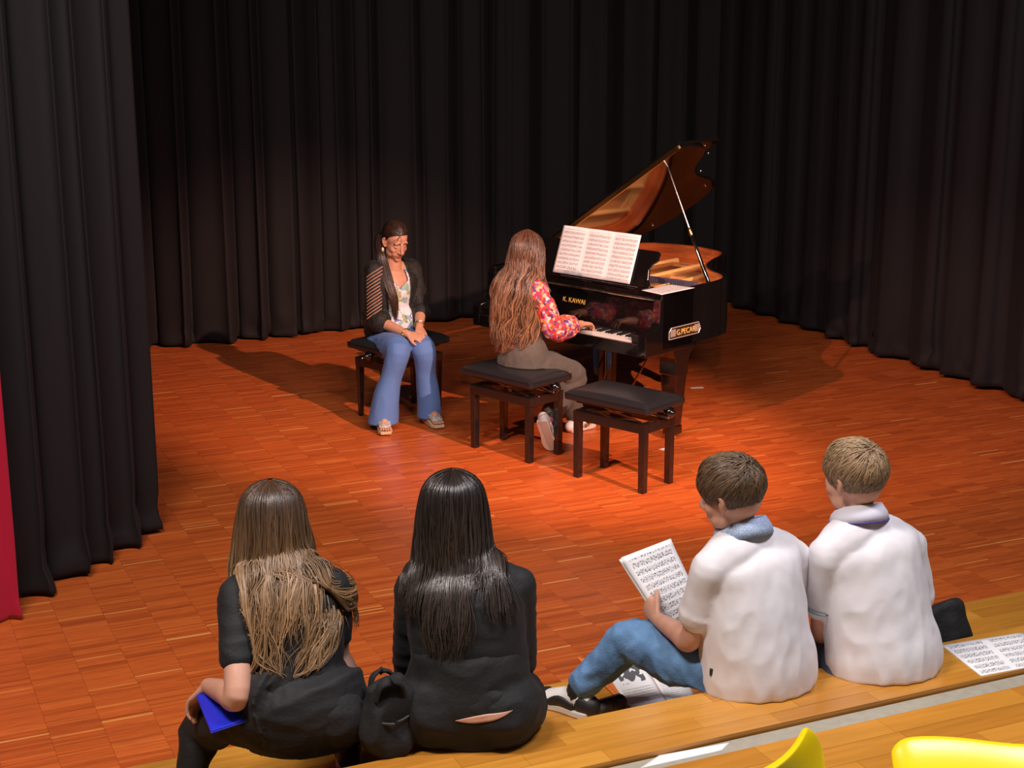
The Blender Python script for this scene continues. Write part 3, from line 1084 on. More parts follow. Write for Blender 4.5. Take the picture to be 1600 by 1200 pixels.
# ------------------------------------------------------------------ piano benches (local: x along the long side, front edge free)
def bench_parts(root, taper):
    sx, sy = 0.225, 0.122
    for ax in (-1, 1):
        for ay in (-1, 1):
            b = 0.013 if taper else 0.0185
            MB().frustum((ax * sx, ay * sy, 0.0), (b, b), (ax * sx, ay * sy, 0.335), (0.02, 0.02)).build('leg', 'black_wood', root, bevel=0.002)
    f = MB()
    f.box((-0.247, -0.144, 0.335), (0.247, -0.102, 0.39))
    f.box((-0.247, 0.102, 0.335), (0.247, 0.144, 0.39))
    f.box((-0.247, -0.102, 0.335), (-0.205, 0.102, 0.39))
    f.box((0.205, -0.102, 0.335), (0.247, 0.102, 0.39))
    f.build('frame', 'black_wood', root, bevel=0.003)
    s = MB()
    for y in (-0.09, 0.09):
        for a, b in ((-0.18, 0.18), (0.18, -0.18)):
            s.tube([(a, y, 0.385), (b, y, 0.44)], (0.004), n=6, sub=1)
    s.tube([(-0.2, 0, 0.412), (0.30, 0, 0.412)], 0.006, n=8, sub=1)
    s.build('lift_mechanism', 'steel', root)
    MB().box((-0.235, -0.13, 0.432), (0.235, 0.13, 0.452)).build('seat_board', 'black_wood', root, bevel=0.002)
    # padded seat, softly domed with piped edge
    X, Y = 0.283, 0.17
    P = []
    nx, ny = 28, 18
    for a in range(ny + 1):
        row = []
        for b in range(nx + 1):
            u, v = b / nx * 2 - 1, a / ny * 2 - 1
            d = min(1 - abs(u) * 1.0, (1 - abs(v)) * Y / X)
            edge = min(1, d * X / 0.035)
            h = 0.487 + 0.020 * math.sqrt(max(0, 1 - (1 - edge) ** 2)) + 0.017 * (1 - u * u) * (1 - v * v)
            k = 1 - 0.02 * (1 - edge) * 0
            row.append((u * X * k, v * Y * k, h))
        P.append(row)
    P = np.array(P)
    pad = MB()
    pad.grid(P)
    # skirt
    ring = [tuple(P[0, b]) for b in range(nx + 1)] + [tuple(P[a, nx]) for a in range(1, ny + 1)] + [tuple(P[ny, b]) for b in range(nx - 1, -1, -1)] + [tuple(P[a, 0]) for a in range(ny - 1, 0, -1)]
    n = len(ring)
    lv = [(0.487, 1.0), (0.472, 1.008), (0.458, 1.0), (0.452, 0.985)]
    vs = []
    for z, k in lv:
        vs += [(x * k, y * k, z) for x, y, _ in ring]
    fs = []
    for q in range(len(lv) - 1):
        for k in range(n):
            fs.append((q * n + k, (q + 1) * n + k, (q + 1) * n + (k + 1) % n, q * n + (k + 1) % n))
    fs.append(tuple((len(lv) - 1) * n + k for k in range(n))[::-1])
    pad.add(vs, fs)
    po = pad.build('seat_cushion', 'leather', root, smooth=True)
    pip = MB()
    pts = [Vector((x, y, 0.488)) for x, y, _ in ring]
    pip.tube(pts + [pts[0]], 0.0035, n=6, sub=1, caps=False)
    pip.build('piping', 'leather', po, smooth=True)
    for e in (1,):
        MB().tube([(0.235, 0.04, 0.43), (0.26, 0.04, 0.43)], 0.008, n=8, sub=1).build('knob_shaft', 'steel', root, smooth=True)
        MB().tube([(0.262, 0.04, 0.43), (0.272, 0.04, 0.43), (0.288, 0.04, 0.43), (0.298, 0.04, 0.43)], [0.02, 0.031, 0.031, 0.018], n=12, sub=3).build('knob', 'piano_black', root, smooth=True)


def bench(label, c, ang, taper, group):
    t = thing('piano_bench', label, 'bench', (c[0], c[1], 0), math.radians(ang), group)
    bench_parts(t, taper)
    return t


GRP = 'black piano benches'
bench('empty black leather piano bench, the one nearest the seated children', (0.6195, 8.216), -41.1, False, GRP)
bench('black leather piano bench under the girl playing the piano', (0.025, 8.79), -44.5, False, GRP)
bench('black piano bench with tapered legs under the woman in blue trousers', (-0.727, 9.655), 224.0, True, GRP)


# ------------------------------------------------------------------ papers, folders, bags
def sheet(name, label, cat, corners, mats, curl=0.0, n=(10, 12), parent=None, thick=0.0006, layers=1, wav=None, group=None):
    """paper from four corners (bottom-left, bottom-right, top-right, top-left); UV = page coordinates"""
    c = [Vector(p) for p in corners]
    P = []
    nrm = (c[1] - c[0]).cross(c[3] - c[0]).normalized()
    for a in range(n[1] + 1):
        v = a / n[1]
        row = []
        for b in range(n[0] + 1):
            u = b / n[0]
            p = c[0].lerp(c[1], u).lerp(c[3].lerp(c[2], u), v)
            if wav:
                p = p + nrm * wav(u, v)
            p = p + nrm * curl * (4 * u * (1 - u))
            row.append(tuple(p))
        P.append(row)
    mb = MB()
    mb.grid(P)
    me = mb.mesh(name)
    ul = me.uv_layers.new(name='UVMap')
    w = n[0] + 1
    for lp in me.loops:
        a, b = divmod(lp.vertex_index, w)
        ul.data[lp.index].uv = (b / n[0], a / n[1])
    o = link(name, me, mats, parent, smooth=True, solid=thick)
    o.modifiers['solid'].offset = -1
    if cat:
        tag(o, label, cat, group)
    return o


def desk_pt(x, h, off):
    p = DESK0 + Vector((x, 0, 0)) + DESK_UP * h - DESK_N * off
    return PP(p.x, p.y, p.z)


sheet('sheet_music', 'three joined white pages of printed music on the piano music desk', 'sheet music',
      [desk_pt(-0.905, 0.016, 0.006), desk_pt(-0.285, 0.016, 0.006), desk_pt(-0.285, 0.316, 0.006), desk_pt(-0.905, 0.316, 0.006)], 'music3',
      n=(36, 10), wav=lambda u, v: 0.004 + 0.005 * abs(math.sin(3 * math.pi * u)))
sheet('sheet_music', 'white sheets lying flat on the right front corner of the piano', 'sheet music',
      [PP(-0.16, 0.15, ZR + 0.002), PP(0.015, 0.12, ZR + 0.002), PP(0.02, 0.43, ZR + 0.002), PP(-0.155, 0.42, ZR + 0.002)], 'music1', thick=0.002)

SEAT, STEP = 0.66, 0.41
sheet('sheet_music', 'printed music sheet lying on the bench beside the blond boy', 'sheet music',
      [onz(1533, 1056, SEAT + 0.002), onz(1640, 1036, SEAT + 0.002), onz(1597, 988, SEAT + 0.002), onz(1471, 1008, SEAT + 0.002)], 'music2', thick=0.0015)
sheet('loose_paper', 'white paper on the grey strip behind the bench', 'paper',
      [onz(1000, 1200, 0.6455), onz(1128, 1172, 0.6455), onz(1140, 1160, 0.6455), onz(1030, 1180, 0.6455)], 'paper')

for (x_, y_, ln, an, lb) in ((1089, 606, 0.10, 0.2, 'small white tape scrap on the stage floor to the right of the piano leg'), (1037, 702, 0.05, 0.6, 'tiny white tape scrap on the stage floor behind the empty bench')):
    c_ = onz(x_, y_, 0.0)
    mb_ = MB()
    e_ = [(-ln / 2, -0.018, 0.0005), (ln * 0.4, -0.02, 0.0005), (ln / 2, 0.0, 0.0005), (ln * 0.42, 0.02, 0.0005), (-ln / 2, 0.016, 0.0005), (-ln * 0.44, 0.0, 0.0005)]
    mb_.extrude(e_, (0, 0, 0.0006))
    t_ = tag(mb_.build('tape_scrap', 'paper'), lb, 'tape')
    t_.location = c_
    t_.rotation_euler = (0, 0, an)

# orange clipboard folder with sheets under the boy's leg, on the footboard
cl = thing('orange_folder', 'open orange folder lying on the footboard under the boy in jeans', 'folder', onz(1000, 1070, STEP))
b0 = Vector(cl.location)
cc = [onz(985, 1112, STEP + 0.002) - b0, onz(1100, 1085, STEP + 0.002) - b0, onz(1030, 1010, STEP + 0.002) - b0, onz(905, 1032, STEP + 0.002) - b0]
MB().extrude(cc, (0, 0, 0.006)).build('cover', 'orange_card', cl, bevel=0.001)
MB().tube([cc[0] + Vector((0, 0, 0.007)), cc[3] + Vector((0, 0, 0.007))], 0.006, n=8, sub=1).build('spine', 'orange_card', cl, smooth=True)
sheet('printed_sheet', 'white sheet with a black and white picture and text, on the orange folder', 'sheet',
      [onz(983, 1106, STEP + 0.012), onz(1040, 1094, STEP + 0.012), onz(998, 1026, STEP + 0.012), onz(940, 1040, STEP + 0.012)], 'picture_sheet')
sheet('printed_sheet', 'white sheet of printed text on the orange folder, nearest the sitting boy', 'sheet',
      [onz(1042, 1096, STEP + 0.0105), onz(1085, 1086, STEP + 0.0105), onz(1046, 1020, STEP + 0.0105), onz(1002, 1030, STEP + 0.0105)], 'text_sheet')

pc = MB()
p0, p1 = onz(935, 1106, STEP + 0.03), onz(968, 1096, STEP + 0.03)
pc.tube([p0, p1], [(0.028, 0.024)] * 2, n=12, sub=4)
pco = thing('pencil_case', 'small dark patterned case on the footboard beside the shoe', 'case', (0, 0, 0))
pc.build('pouch', mat('dark_pattern_cloth', (0.05, 0.035, 0.035), 0.6, noise_scale=90, noise_amt=0.9), pco, smooth=True)
MB().tube([p0 + Vector((0, 0, 0.026)), p1 + Vector((0, 0, 0.026))], 0.003, n=6, sub=1).build('zip', 'steel', pco)


def soft_bag(name, label, base, w, d, h, ang, seed, strap=True):
    t = thing(name, label, 'bag', base, ang)
    mb = MB()
    r = random.Random(seed)
    mb.tube([(0, 0, 0.02), (0, 0, h * 0.3), (0.01, 0.0, h * 0.7), (0.0, 0.0, h)], [(w * 0.46, d * 0.5), (w * 0.5, d * 0.5), (w * 0.46, d * 0.38), (w * 0.36, d * 0.16)], n=24, sub=6, power=3)
    me = remeshed(mb, 'body', 0.006, 3, wrinkle=(0.016, (12, 12, 7)))
    link('body', me, 'black_cloth_soft', t)
    if strap:
        for s in (-1, 1):
            MB().tube([(-w * 0.26, s * d * 0.2, h * 0.86), (-w * 0.18, s * d * 0.28, h * 1.10), (w * 0.02, s * d * 0.32, h * 1.16), (w * 0.2, s * d * 0.28, h * 1.06), (w * 0.26, s * d * 0.2, h * 0.84)],
                      [(0.006, 0.016)] * 5, n=10, sub=6, side=(1, 0, 0)).build('strap', 'black_cloth_soft', t, smooth=True)
    MB().tube([(-w * 0.30, -d * 0.38, h * 0.55), (0, -d * 0.47, h * 0.5), (w * 0.3, -d * 0.38, h * 0.55)], 0.004, n=6, sub=4).build('zip', 'shoe_black', t, smooth=True)
    return t


bp = onz(606, 1172, SEAT)
soft_bag('cloth_bag', 'crumpled black cloth bag with loop straps between the two girls', (bp.x, bp.y, SEAT + 0.012), 0.15, 0.11, 0.175, UANG, 4)
bp = onY(1474, 1010, 4.74)
soft_bag('backpack', 'black bag on the footboard, half hidden behind the blond boy', (bp.x, bp.y, STEP + 0.008), 0.17, 0.14, 0.24, UANG, 9, False)


# ------------------------------------------------------------------ yellow shell chairs behind the front row
def shell_chair(label, loc, ang):
    t = thing('shell_chair', label, 'chair', loc, ang, 'yellow shell chairs')
    W = 0.22
    prof = [(0.225, 0.405, 0.9), (0.20, 0.425, 0.96), (0.12, 0.425, 1.0), (0.0, 0.415, 1.0), (-0.11, 0.425, 1.0), (-0.175, 0.46, 1.0), (-0.205, 0.53, 1.0), (-0.225, 0.62, 0.98), (-0.24, 0.71, 0.95), (-0.245, 0.755, 0.88), (-0.25, 0.775, 0.78)]
    prof = catmull(np.array(prof), 4)
    P = []
    for y, z, k in prof:
        row = []
        s = min(1, max(0, (z - 0.44) / 0.12))
        for b in range(25):
            u = b / 24 * 2 - 1
            row.append((u * W * k, y + (0.10 * s) * abs(u) ** 2.2, z + (1 - s) * 0.035 * abs(u) ** 4))
        P.append(row)
    mb = MB()
    mb.grid(P)
    mb.build('shell', 'yellow_plastic', t, smooth=True, solid=0.012, subsurf=1)
    for sx in (-1, 1):
        for y0, y1 in ((0.15, 0.21), (-0.13, -0.22)):
            MB().tube([(sx * 0.15, y0, 0.405), (sx * 0.20, y1, 0.011)], 0.011, n=10, sub=1).build('leg', 'steel', t, smooth=True)
    return t


def place_by(local, ang, px, py, Y):
    p = onY(px, py, Y)
    c, s = math.cos(ang), math.sin(ang)
    return Vector((p.x - (c * local[0] - s * local[1]), p.y - (s * local[0] + c * local[1]), 0.91))


shell_chair('yellow plastic shell chair of which only a corner of the backrest shows, bottom centre right', place_by((0.20, -0.15, 0), UANG - 0.09, 1284, 1166, 1.84), UANG - 0.09)
shell_chair('bright yellow plastic shell chair with a broad seat in the bottom right corner', place_by((0.0, 0.05, 0), UANG + math.radians(62), 1600, 1290, 2.20), UANG + math.radians(62))


# ------------------------------------------------------------------ people
UPV = Vector((0, 0, 1))


def unit(*a):
    return Vector(a).normalized()


def add_head(mb, c, fwd, up, s=1.0, jaw=1.0):
    """skull, face, nose, lips, ears as overlapping solids; returns the local frame"""
    fwd = Vector(fwd).normalized()
    right = fwd.cross(Vector(up)).normalized()
    up = right.cross(fwd).normalized()
    R = Matrix((right, fwd, up)).transposed()

    def W(x, y, z):
        return Vector(c) + R @ (Vector((x, y, z)) * s)

    def E(x, y, z, a, b, d, n=18):
        mb.ell(W(x, y, z), (a * s, b * s, d * s), R, n=n)
    E(0, -0.010, 0.038, 0.074, 0.094, 0.080, 24)
    E(0, -0.018, 0.0, 0.067, 0.080, 0.075, 20)
    E(0, 0.028, -0.016, 0.061, 0.064, 0.080, 20)
    E(0, 0.040, -0.066, 0.046 * jaw, 0.046, 0.042)
    E(0, 0.070, -0.093, 0.021, 0.017, 0.018)
    for k in (-1, 1):
        E(0.033 * k, 0.053, -0.022, 0.028, 0.028, 0.026)
        E(0.024 * k, 0.056, -0.050, 0.026, 0.028, 0.028)
        E(0.040 * k, 0.030, -0.062, 0.022, 0.035, 0.026)
        E(0.010 * k, 0.097, -0.033, 0.009, 0.010, 0.0075, 10)
        E(0.024 * k, 0.0745, 0.030, 0.028, 0.012, 0.011, 12)
        mb.tube([W(0.070 * k, 0.004, -0.030), W(0.079 * k, -0.006, -0.012), W(0.082 * k, -0.016, 0.014), W(0.077 * k, -0.004, 0.030), W(0.070 * k, 0.006, 0.022)],
                [0.0055 * s, 0.008 * s, 0.009 * s, 0.008 * s, 0.0055 * s], n=8, sub=3)
        mb.ell(W(0.073 * k, -0.004, 0.0), (0.007 * s, 0.014 * s, 0.024 * s), R, n=10)
    mb.tube([W(0, 0.086, 0.022), W(0, 0.096, -0.002), W(0, 0.108, -0.026), W(0, 0.101, -0.036)], [0.009 * s, 0.009 * s, 0.0115 * s, 0.008 * s], n=10, sub=4)
    mb.tube([W(-0.024, 0.076, -0.061), W(-0.008, 0.089, -0.0575), W(0.008, 0.089, -0.0575), W(0.024, 0.076, -0.061)], [0.003 * s, 0.0062 * s, 0.0062 * s, 0.003 * s], n=8, sub=3)
    mb.tube([W(-0.020, 0.077, -0.066), W(0, 0.087, -0.0695), W(0.020, 0.077, -0.066)], [0.003 * s, 0.0075 * s, 0.003 * s], n=8, sub=4)
    return W, R


def add_hand(mb, wrist, d, n, side, s=1.0, curl=0.35, spread=0.05, thumb=0.6):
    """palm plus five separate bent fingers; d = finger direction, n = back of the hand, side = +1/-1 thumb side"""
    d = Vector(d).normalized()
    n = Vector(n)
    n = (n - d * n.dot(d)).normalized()
    t = d.cross(n) * side
    w = Vector(wrist)
    mb.tube([w - d * 0.01 * s, w + d * 0.03 * s, w + d * 0.062 * s, w + d * 0.082 * s], [(0.024 * s, 0.019 * s), (0.034 * s, 0.016 * s), (0.039 * s, 0.0135 * s), (0.037 * s, 0.011 * s)], n=14, sub=4, side=tuple(t))
    for k, ln in enumerate((0.068, 0.077, 0.071, 0.056)):
        off = (1.5 - k) * 0.0195 * s
        dd = (d + t * spread * (1.5 - k)).normalized()
        p = w + d * (0.078 - 0.004 * abs(1.3 - k)) * s + t * off
        pts = [p - dd * 0.012 * s]
        a = 0.12
        for fr in (0.45, 0.31, 0.24):
            pts.append(p.copy())
            a += curl * (1.0 + 0.12 * k)
            p = p + (dd * math.cos(a) - n * math.sin(a)) * ln * fr * s
        pts.append(p)
        r = 0.0088 * s * (1 if k < 3 else 0.88)
        mb.tube(pts, [r, r, r * 0.97, r * 0.9, r * 0.78], n=10, sub=3)
    p = w + d * 0.022 * s + t * 0.026 * s
    q = (d * 0.75 + t * thumb - n * 0.25).normalized()
    mb.tube([p - q * 0.01 * s, p + q * 0.022 * s, p + q * 0.046 * s + d * 0.004 * s, p + q * 0.060 * s + d * 0.014 * s], [0.013 * s, 0.012 * s, 0.0102 * s, 0.0082 * s], n=10, sub=3)


class Person:
    def __init__(self, label, base, f, skin, s=1.0):
        self.root = thing('person', label, 'person', base)
        self.b = Vector(base)
        self.f = Vector(f).normalized()
        self.r = self.f.cross(UPV).normalized()
        self.skin = skin
        self.s = s
        self.J = {}
        self.seat = 0.002 if self.b.z > 0.3 else 0.522

    def sub(self, p):
        return Vector(p) - self.b

    def set(self, **k):
        for n, p in k.items():
            self.J[n] = self.sub(p)
        return self

    def torso(self, mb, g=0.0, top=True, wid=1.0, low=True, prof=None):
        J, s = self.J, self.s
        a = prof or [(0.150, 0.115), (0.165, 0.125), (0.132, 0.105), (0.145, 0.112), (0.150, 0.098), (0.085, 0.066)]
        pts = [J['pelvis'] - UPV * 0.06 * s, J['pelvis'] + UPV * 0.02 * s, J['waist'], J['chest'], J['chest'].lerp(J['c7'], 0.62), J['c7'] - UPV * 0.005]
        rad = [(x * s * wid + g, y * s * wid + g) for x, y in a]
        if not low:
            pts, rad = pts[1:], rad[1:]
        mb.tube(pts, rad, n=28, sub=6, side=tuple(self.r))
        if top:
            for k, nm in ((-1, 'shL'), (1, 'shR')):
                m = J['c7'].lerp(J[nm], 0.5) + UPV * 0.008
                mb.tube([J['c7'] - UPV * 0.015, m, J[nm] + (J[nm] - J['c7']).normalized() * 0.006], [(0.050 * s + g, 0.050 * s + g), (0.055 * s + g, 0.048 * s + g), (0.044 * s + g * 0.7, 0.042 * s + g * 0.7)], n=16, sub=4, side=tuple(self.f))
                mb.ell(J[nm] - UPV * 0.006, (0.045 * s + g * 0.8,) * 3, n=14)

    def arm(self, mb, S, g=0.0, upto=2.0, start=0.0, radii=(0.045, 0.040, 0.036, 0.036, 0.024), n=16, flare=0.0):
        """upper arm and forearm as one tapering tube; upto in units of segments (1 = elbow, 2 = wrist)"""
        J, s = self.J, self.s
        a, e, w = J['sh' + S], J['el' + S], J['wr' + S]
        ts = [0, 0.5, 1.0, 1.35, 2.0]
        P, Rr = [], []
        for t, rr in zip(ts, radii):
            p = a.lerp(e, t) if t <= 1 else e.lerp(w, t - 1)
            if t > upto:
                t0 = ts[ts.index(t) - 1]
                if t0 < upto:
                    k = (upto - t0) / (t - t0)
                    P.append(a.lerp(e, upto) if upto <= 1 else e.lerp(w, upto - 1))
                    Rr.append((radii[ts.index(t) - 1] * (1 - k) + rr * k) * s + g + flare)
                break
            P.append(p)
            Rr.append(rr * s + g)
        mb.tube(P, Rr, n=n, sub=5)

    def leg(self, mb, S, g=0.0, radii=(0.082, 0.075, 0.056, 0.050, 0.036), upto=2.0):
        J, s = self.J, self.s
        h, k, a = J['hip' + S], J['kn' + S], J['an' + S]
        P = [h, h.lerp(k, 0.5), k, k.lerp(a, 0.35), k.lerp(a, upto - 1)]
        mb.tube(P, [r * s + g for r in radii], n=18, sub=5)

    def body(self, head_up, head_f, hs=1.0, hands=(), voxel=0.005, lips=True, jaw=1.0, face=True, feet=False, wid=0.90):
        mb = MB()
        J, s = self.J, self.s
        self.torso(mb, wid=wid)
        self.arm(mb, 'L'); self.arm(mb, 'R')
        self.leg(mb, 'L', -0.012); self.leg(mb, 'R', -0.012)
        mb.ell(J['hipL'].lerp(J['hipR'], 0.5) + UPV * 0.0, (0.13 * s, 0.09 * s, 0.07 * s), None, n=16)
        W, R = add_head(mb, J['head'], head_f, head_up, hs, jaw)
        mb.tube([J['c7'] - UPV * 0.03 + self.f * 0.02, J['c7'].lerp(J['head'], 0.45) + self.f * 0.004, W(0, -0.012, -0.03)], [0.056 * s, 0.050 * s, 0.052 * s], n=16, sub=4)
        for h in hands:
            add_hand(mb, *h)
        for S in ('LR' if feet else ''):
            a = J['an' + S]
            d = self.J.get('toe' + S, a + self.f * 0.10 - UPV * 0.045) - a
            mb.tube([a - d * 0.22 - UPV * 0.025, a + d * 0.3 - UPV * 0.02, a + d * 0.9], [0.032 * s, 0.034 * s, 0.026 * s], n=12, sub=4)
        me = remeshed(mb, 'body', voxel, 4)
        self.sit(me)
        o = link('body', me, [self.skin, 'lips'], self.root)
        # lips carry their own colour
        ctr = np.empty(len(me.polygons) * 3)
        me.polygons.foreach_get('center', ctr)
        loc = (ctr.reshape(-1, 3) - np.array(J['head'])) @ np.array(R) / hs
        lip = (np.abs(loc[:, 0]) < 0.021 - 0.7 * np.abs(loc[:, 2] + 0.063)) & (np.abs(loc[:, 2] + 0.063) < 0.010) & (loc[:, 1] > 0.076)
        me.polygons.foreach_set('material_index', lip.astype(np.int32))
        self.W, self.R, self.hs = W, R, hs
        # eyes and brows
        if face:
            for k in (-1, 1):
                MB().ell(W(0.031 * k, 0.0725, 0.006), (0.0125 * hs, 0.009 * hs, 0.0075 * hs), R, n=12).build('eye', 'eye_white', self.root, smooth=True)
                MB().ell(W(0.031 * k, 0.0785, 0.004), (0.006 * hs, 0.004 * hs, 0.006 * hs), R, n=10).build('iris', 'iris', self.root, smooth=True)
                MB().tube([W(0.014 * k, 0.0845, 0.030), W(0.030 * k, 0.0825, 0.034), W(0.047 * k, 0.0675, 0.029)], [(0.004 * hs, 0.0025 * hs)] * 3, n=6, sub=4).build('eyebrow', 'dark_brow', self.root, smooth=True)
        return o

    def sit(self, me):
        """flattens what would sink into the seat"""
        n = len(me.vertices)
        co = np.empty(n * 3)
        me.vertices.foreach_get('co', co)
        co = co.reshape(-1, 3)
        c = self.J['pelvis']
        w = np.clip((0.26 - np.hypot(co[:, 0] - c.x, co[:, 1] - c.y)) / 0.11, 0, 1)
        low = (w > 0) & (co[:, 2] < self.seat) & (co[:, 2] > self.seat - 0.16)
        co[low, 2] += (w * (self.seat + 0.0015 - co[:, 2]))[low]
        me.vertices.foreach_set('co', co.ravel())
        me.update()

    def garment(self, name, mats, fn, voxel=0.007, smooth_it=4, wrinkle=None):
        mb = MB()
        fn(mb)
        me = remeshed(mb, name, voxel, smooth_it, wrinkle)
        self.sit(me)
        return link(name, me, mats, self.root)

    def collar(self, name, m, r0=0.056, r1=0.078, h0=0.030, h1=-0.016, c=None, n=40, trim=None, tilt=0.0):
        c = c if c is not None else self.J['c7'] + self.f * 0.012
        P = []
        for k, (rr, h) in enumerate(((r0 + 0.002, h0 - 0.02), (r0, h0), (r0 + 0.005, h0 + 0.004), (r1 - 0.006, (h0 + h1) / 2), (r1, h1))):
            row = []
            for a in range(n + 1):
                t = 2 * math.pi * a / n
                d = self.f * math.cos(t) + self.r * math.sin(t)
                row.append(tuple(c + d * rr + UPV * (h - tilt * math.cos(t))))
            P.append(row)
        mb = MB()
        mb.grid(P)
        o = mb.build(name, m, self.root, smooth=True, solid=0.004)
        if trim:
            MB().tube([Vector(p) for p in P[-1]], 0.0028, n=6, sub=1, caps=False).build(name + '_trim', trim, o, smooth=True)
        return o


def bvh_of(o):
    return BVHTree.FromPolygons([tuple(v.co) for v in o.data.vertices], [tuple(q.vertices) for q in o.data.polygons])


def push_out(P, trees, margins):
    """moves strand points that fall inside the clothes to just outside them"""
    sh = P.shape
    Q = P.reshape(-1, 3)
    mg = np.broadcast_to(margins, sh[:-1]).reshape(-1)
    for tr in trees:
        for i in range(len(Q)):
            co, no, _, dist = tr.find_nearest(Vector(Q[i]), 0.3)
            if co is None:
                continue
            d = (Vector(Q[i]) - co).dot(no)
            if d < mg[i] and (d < 0 or dist < mg[i]):
                Q[i] = co + no * mg[i]
    P = Q.reshape(sh)
    for _ in range(2):
        P[:, 1:-1] = 0.5 * P[:, 1:-1] + 0.25 * (P[:, :-2] + P[:, 2:])
    return P


def strand_mesh(name, PTS, RAD, tone, tt, cen, mats, parent, shell=None):
    """PTS: n x K x 3 strand paths -> four-sided tapering tubes in one mesh, plus an optional under-layer"""
    n, K, _ = PTS.shape
    T = np.gradient(PTS, axis=1)
    T /= np.linalg.norm(T, axis=2, keepdims=True) + 1e-9
    O = PTS - cen
    S = np.cross(T, O)
    S /= np.linalg.norm(S, axis=2, keepdims=True) + 1e-9
    O = np.cross(S, T)
    r = RAD[:, :, None]
    ring = np.stack([PTS + S * r, PTS + O * r * 0.7, PTS - S * r, PTS - O * r * 0.7], 2)
    v = ring.reshape(-1, 3)
    idx = np.arange(n * K * 4).reshape(n, K, 4)
    fs = []
    for q in range(4):
        a, b = idx[:, :-1, q], idx[:, :-1, (q + 1) % 4]
        c, d = idx[:, 1:, (q + 1) % 4], idx[:, 1:, q]
        fs.append(np.stack([a, b, c, d], -1).reshape(-1, 4))
    fs = np.concatenate(fs)
    col = np.stack([np.repeat(tone, K * 4), np.repeat(tt.reshape(-1), 4)], 1)
    if shell is not None:
        G, gt = shell
        a, b = G.shape[:2]
        base = len(v)
        v = np.concatenate([v, G.reshape(-1, 3)])
        gi = base + np.arange(a * b).reshape(a, b)
        fs = np.concatenate([fs, np.stack([gi[:-1, :-1], gi[:-1, 1:], gi[1:, 1:], gi[1:, :-1]], -1).reshape(-1, 4)])
        col = np.concatenate([col, np.stack([np.full(a * b, 0.25), gt.reshape(-1)], 1)])
    me = bpy.data.meshes.new(name)
    me.vertices.add(len(v))
    me.vertices.foreach_set('co', v.ravel())
    me.loops.add(len(fs) * 4)
    me.loops.foreach_set('vertex_index', fs.ravel().astype(np.int32))
    me.polygons.add(len(fs))
    me.polygons.foreach_set('loop_start', np.arange(len(fs), dtype=np.int32) * 4)
    me.update(calc_edges=True)
    me.polygons.foreach_set('use_smooth', [True] * len(me.polygons))
    color_attr(me, 'hair', col)
    return link(name, me, mats, parent)


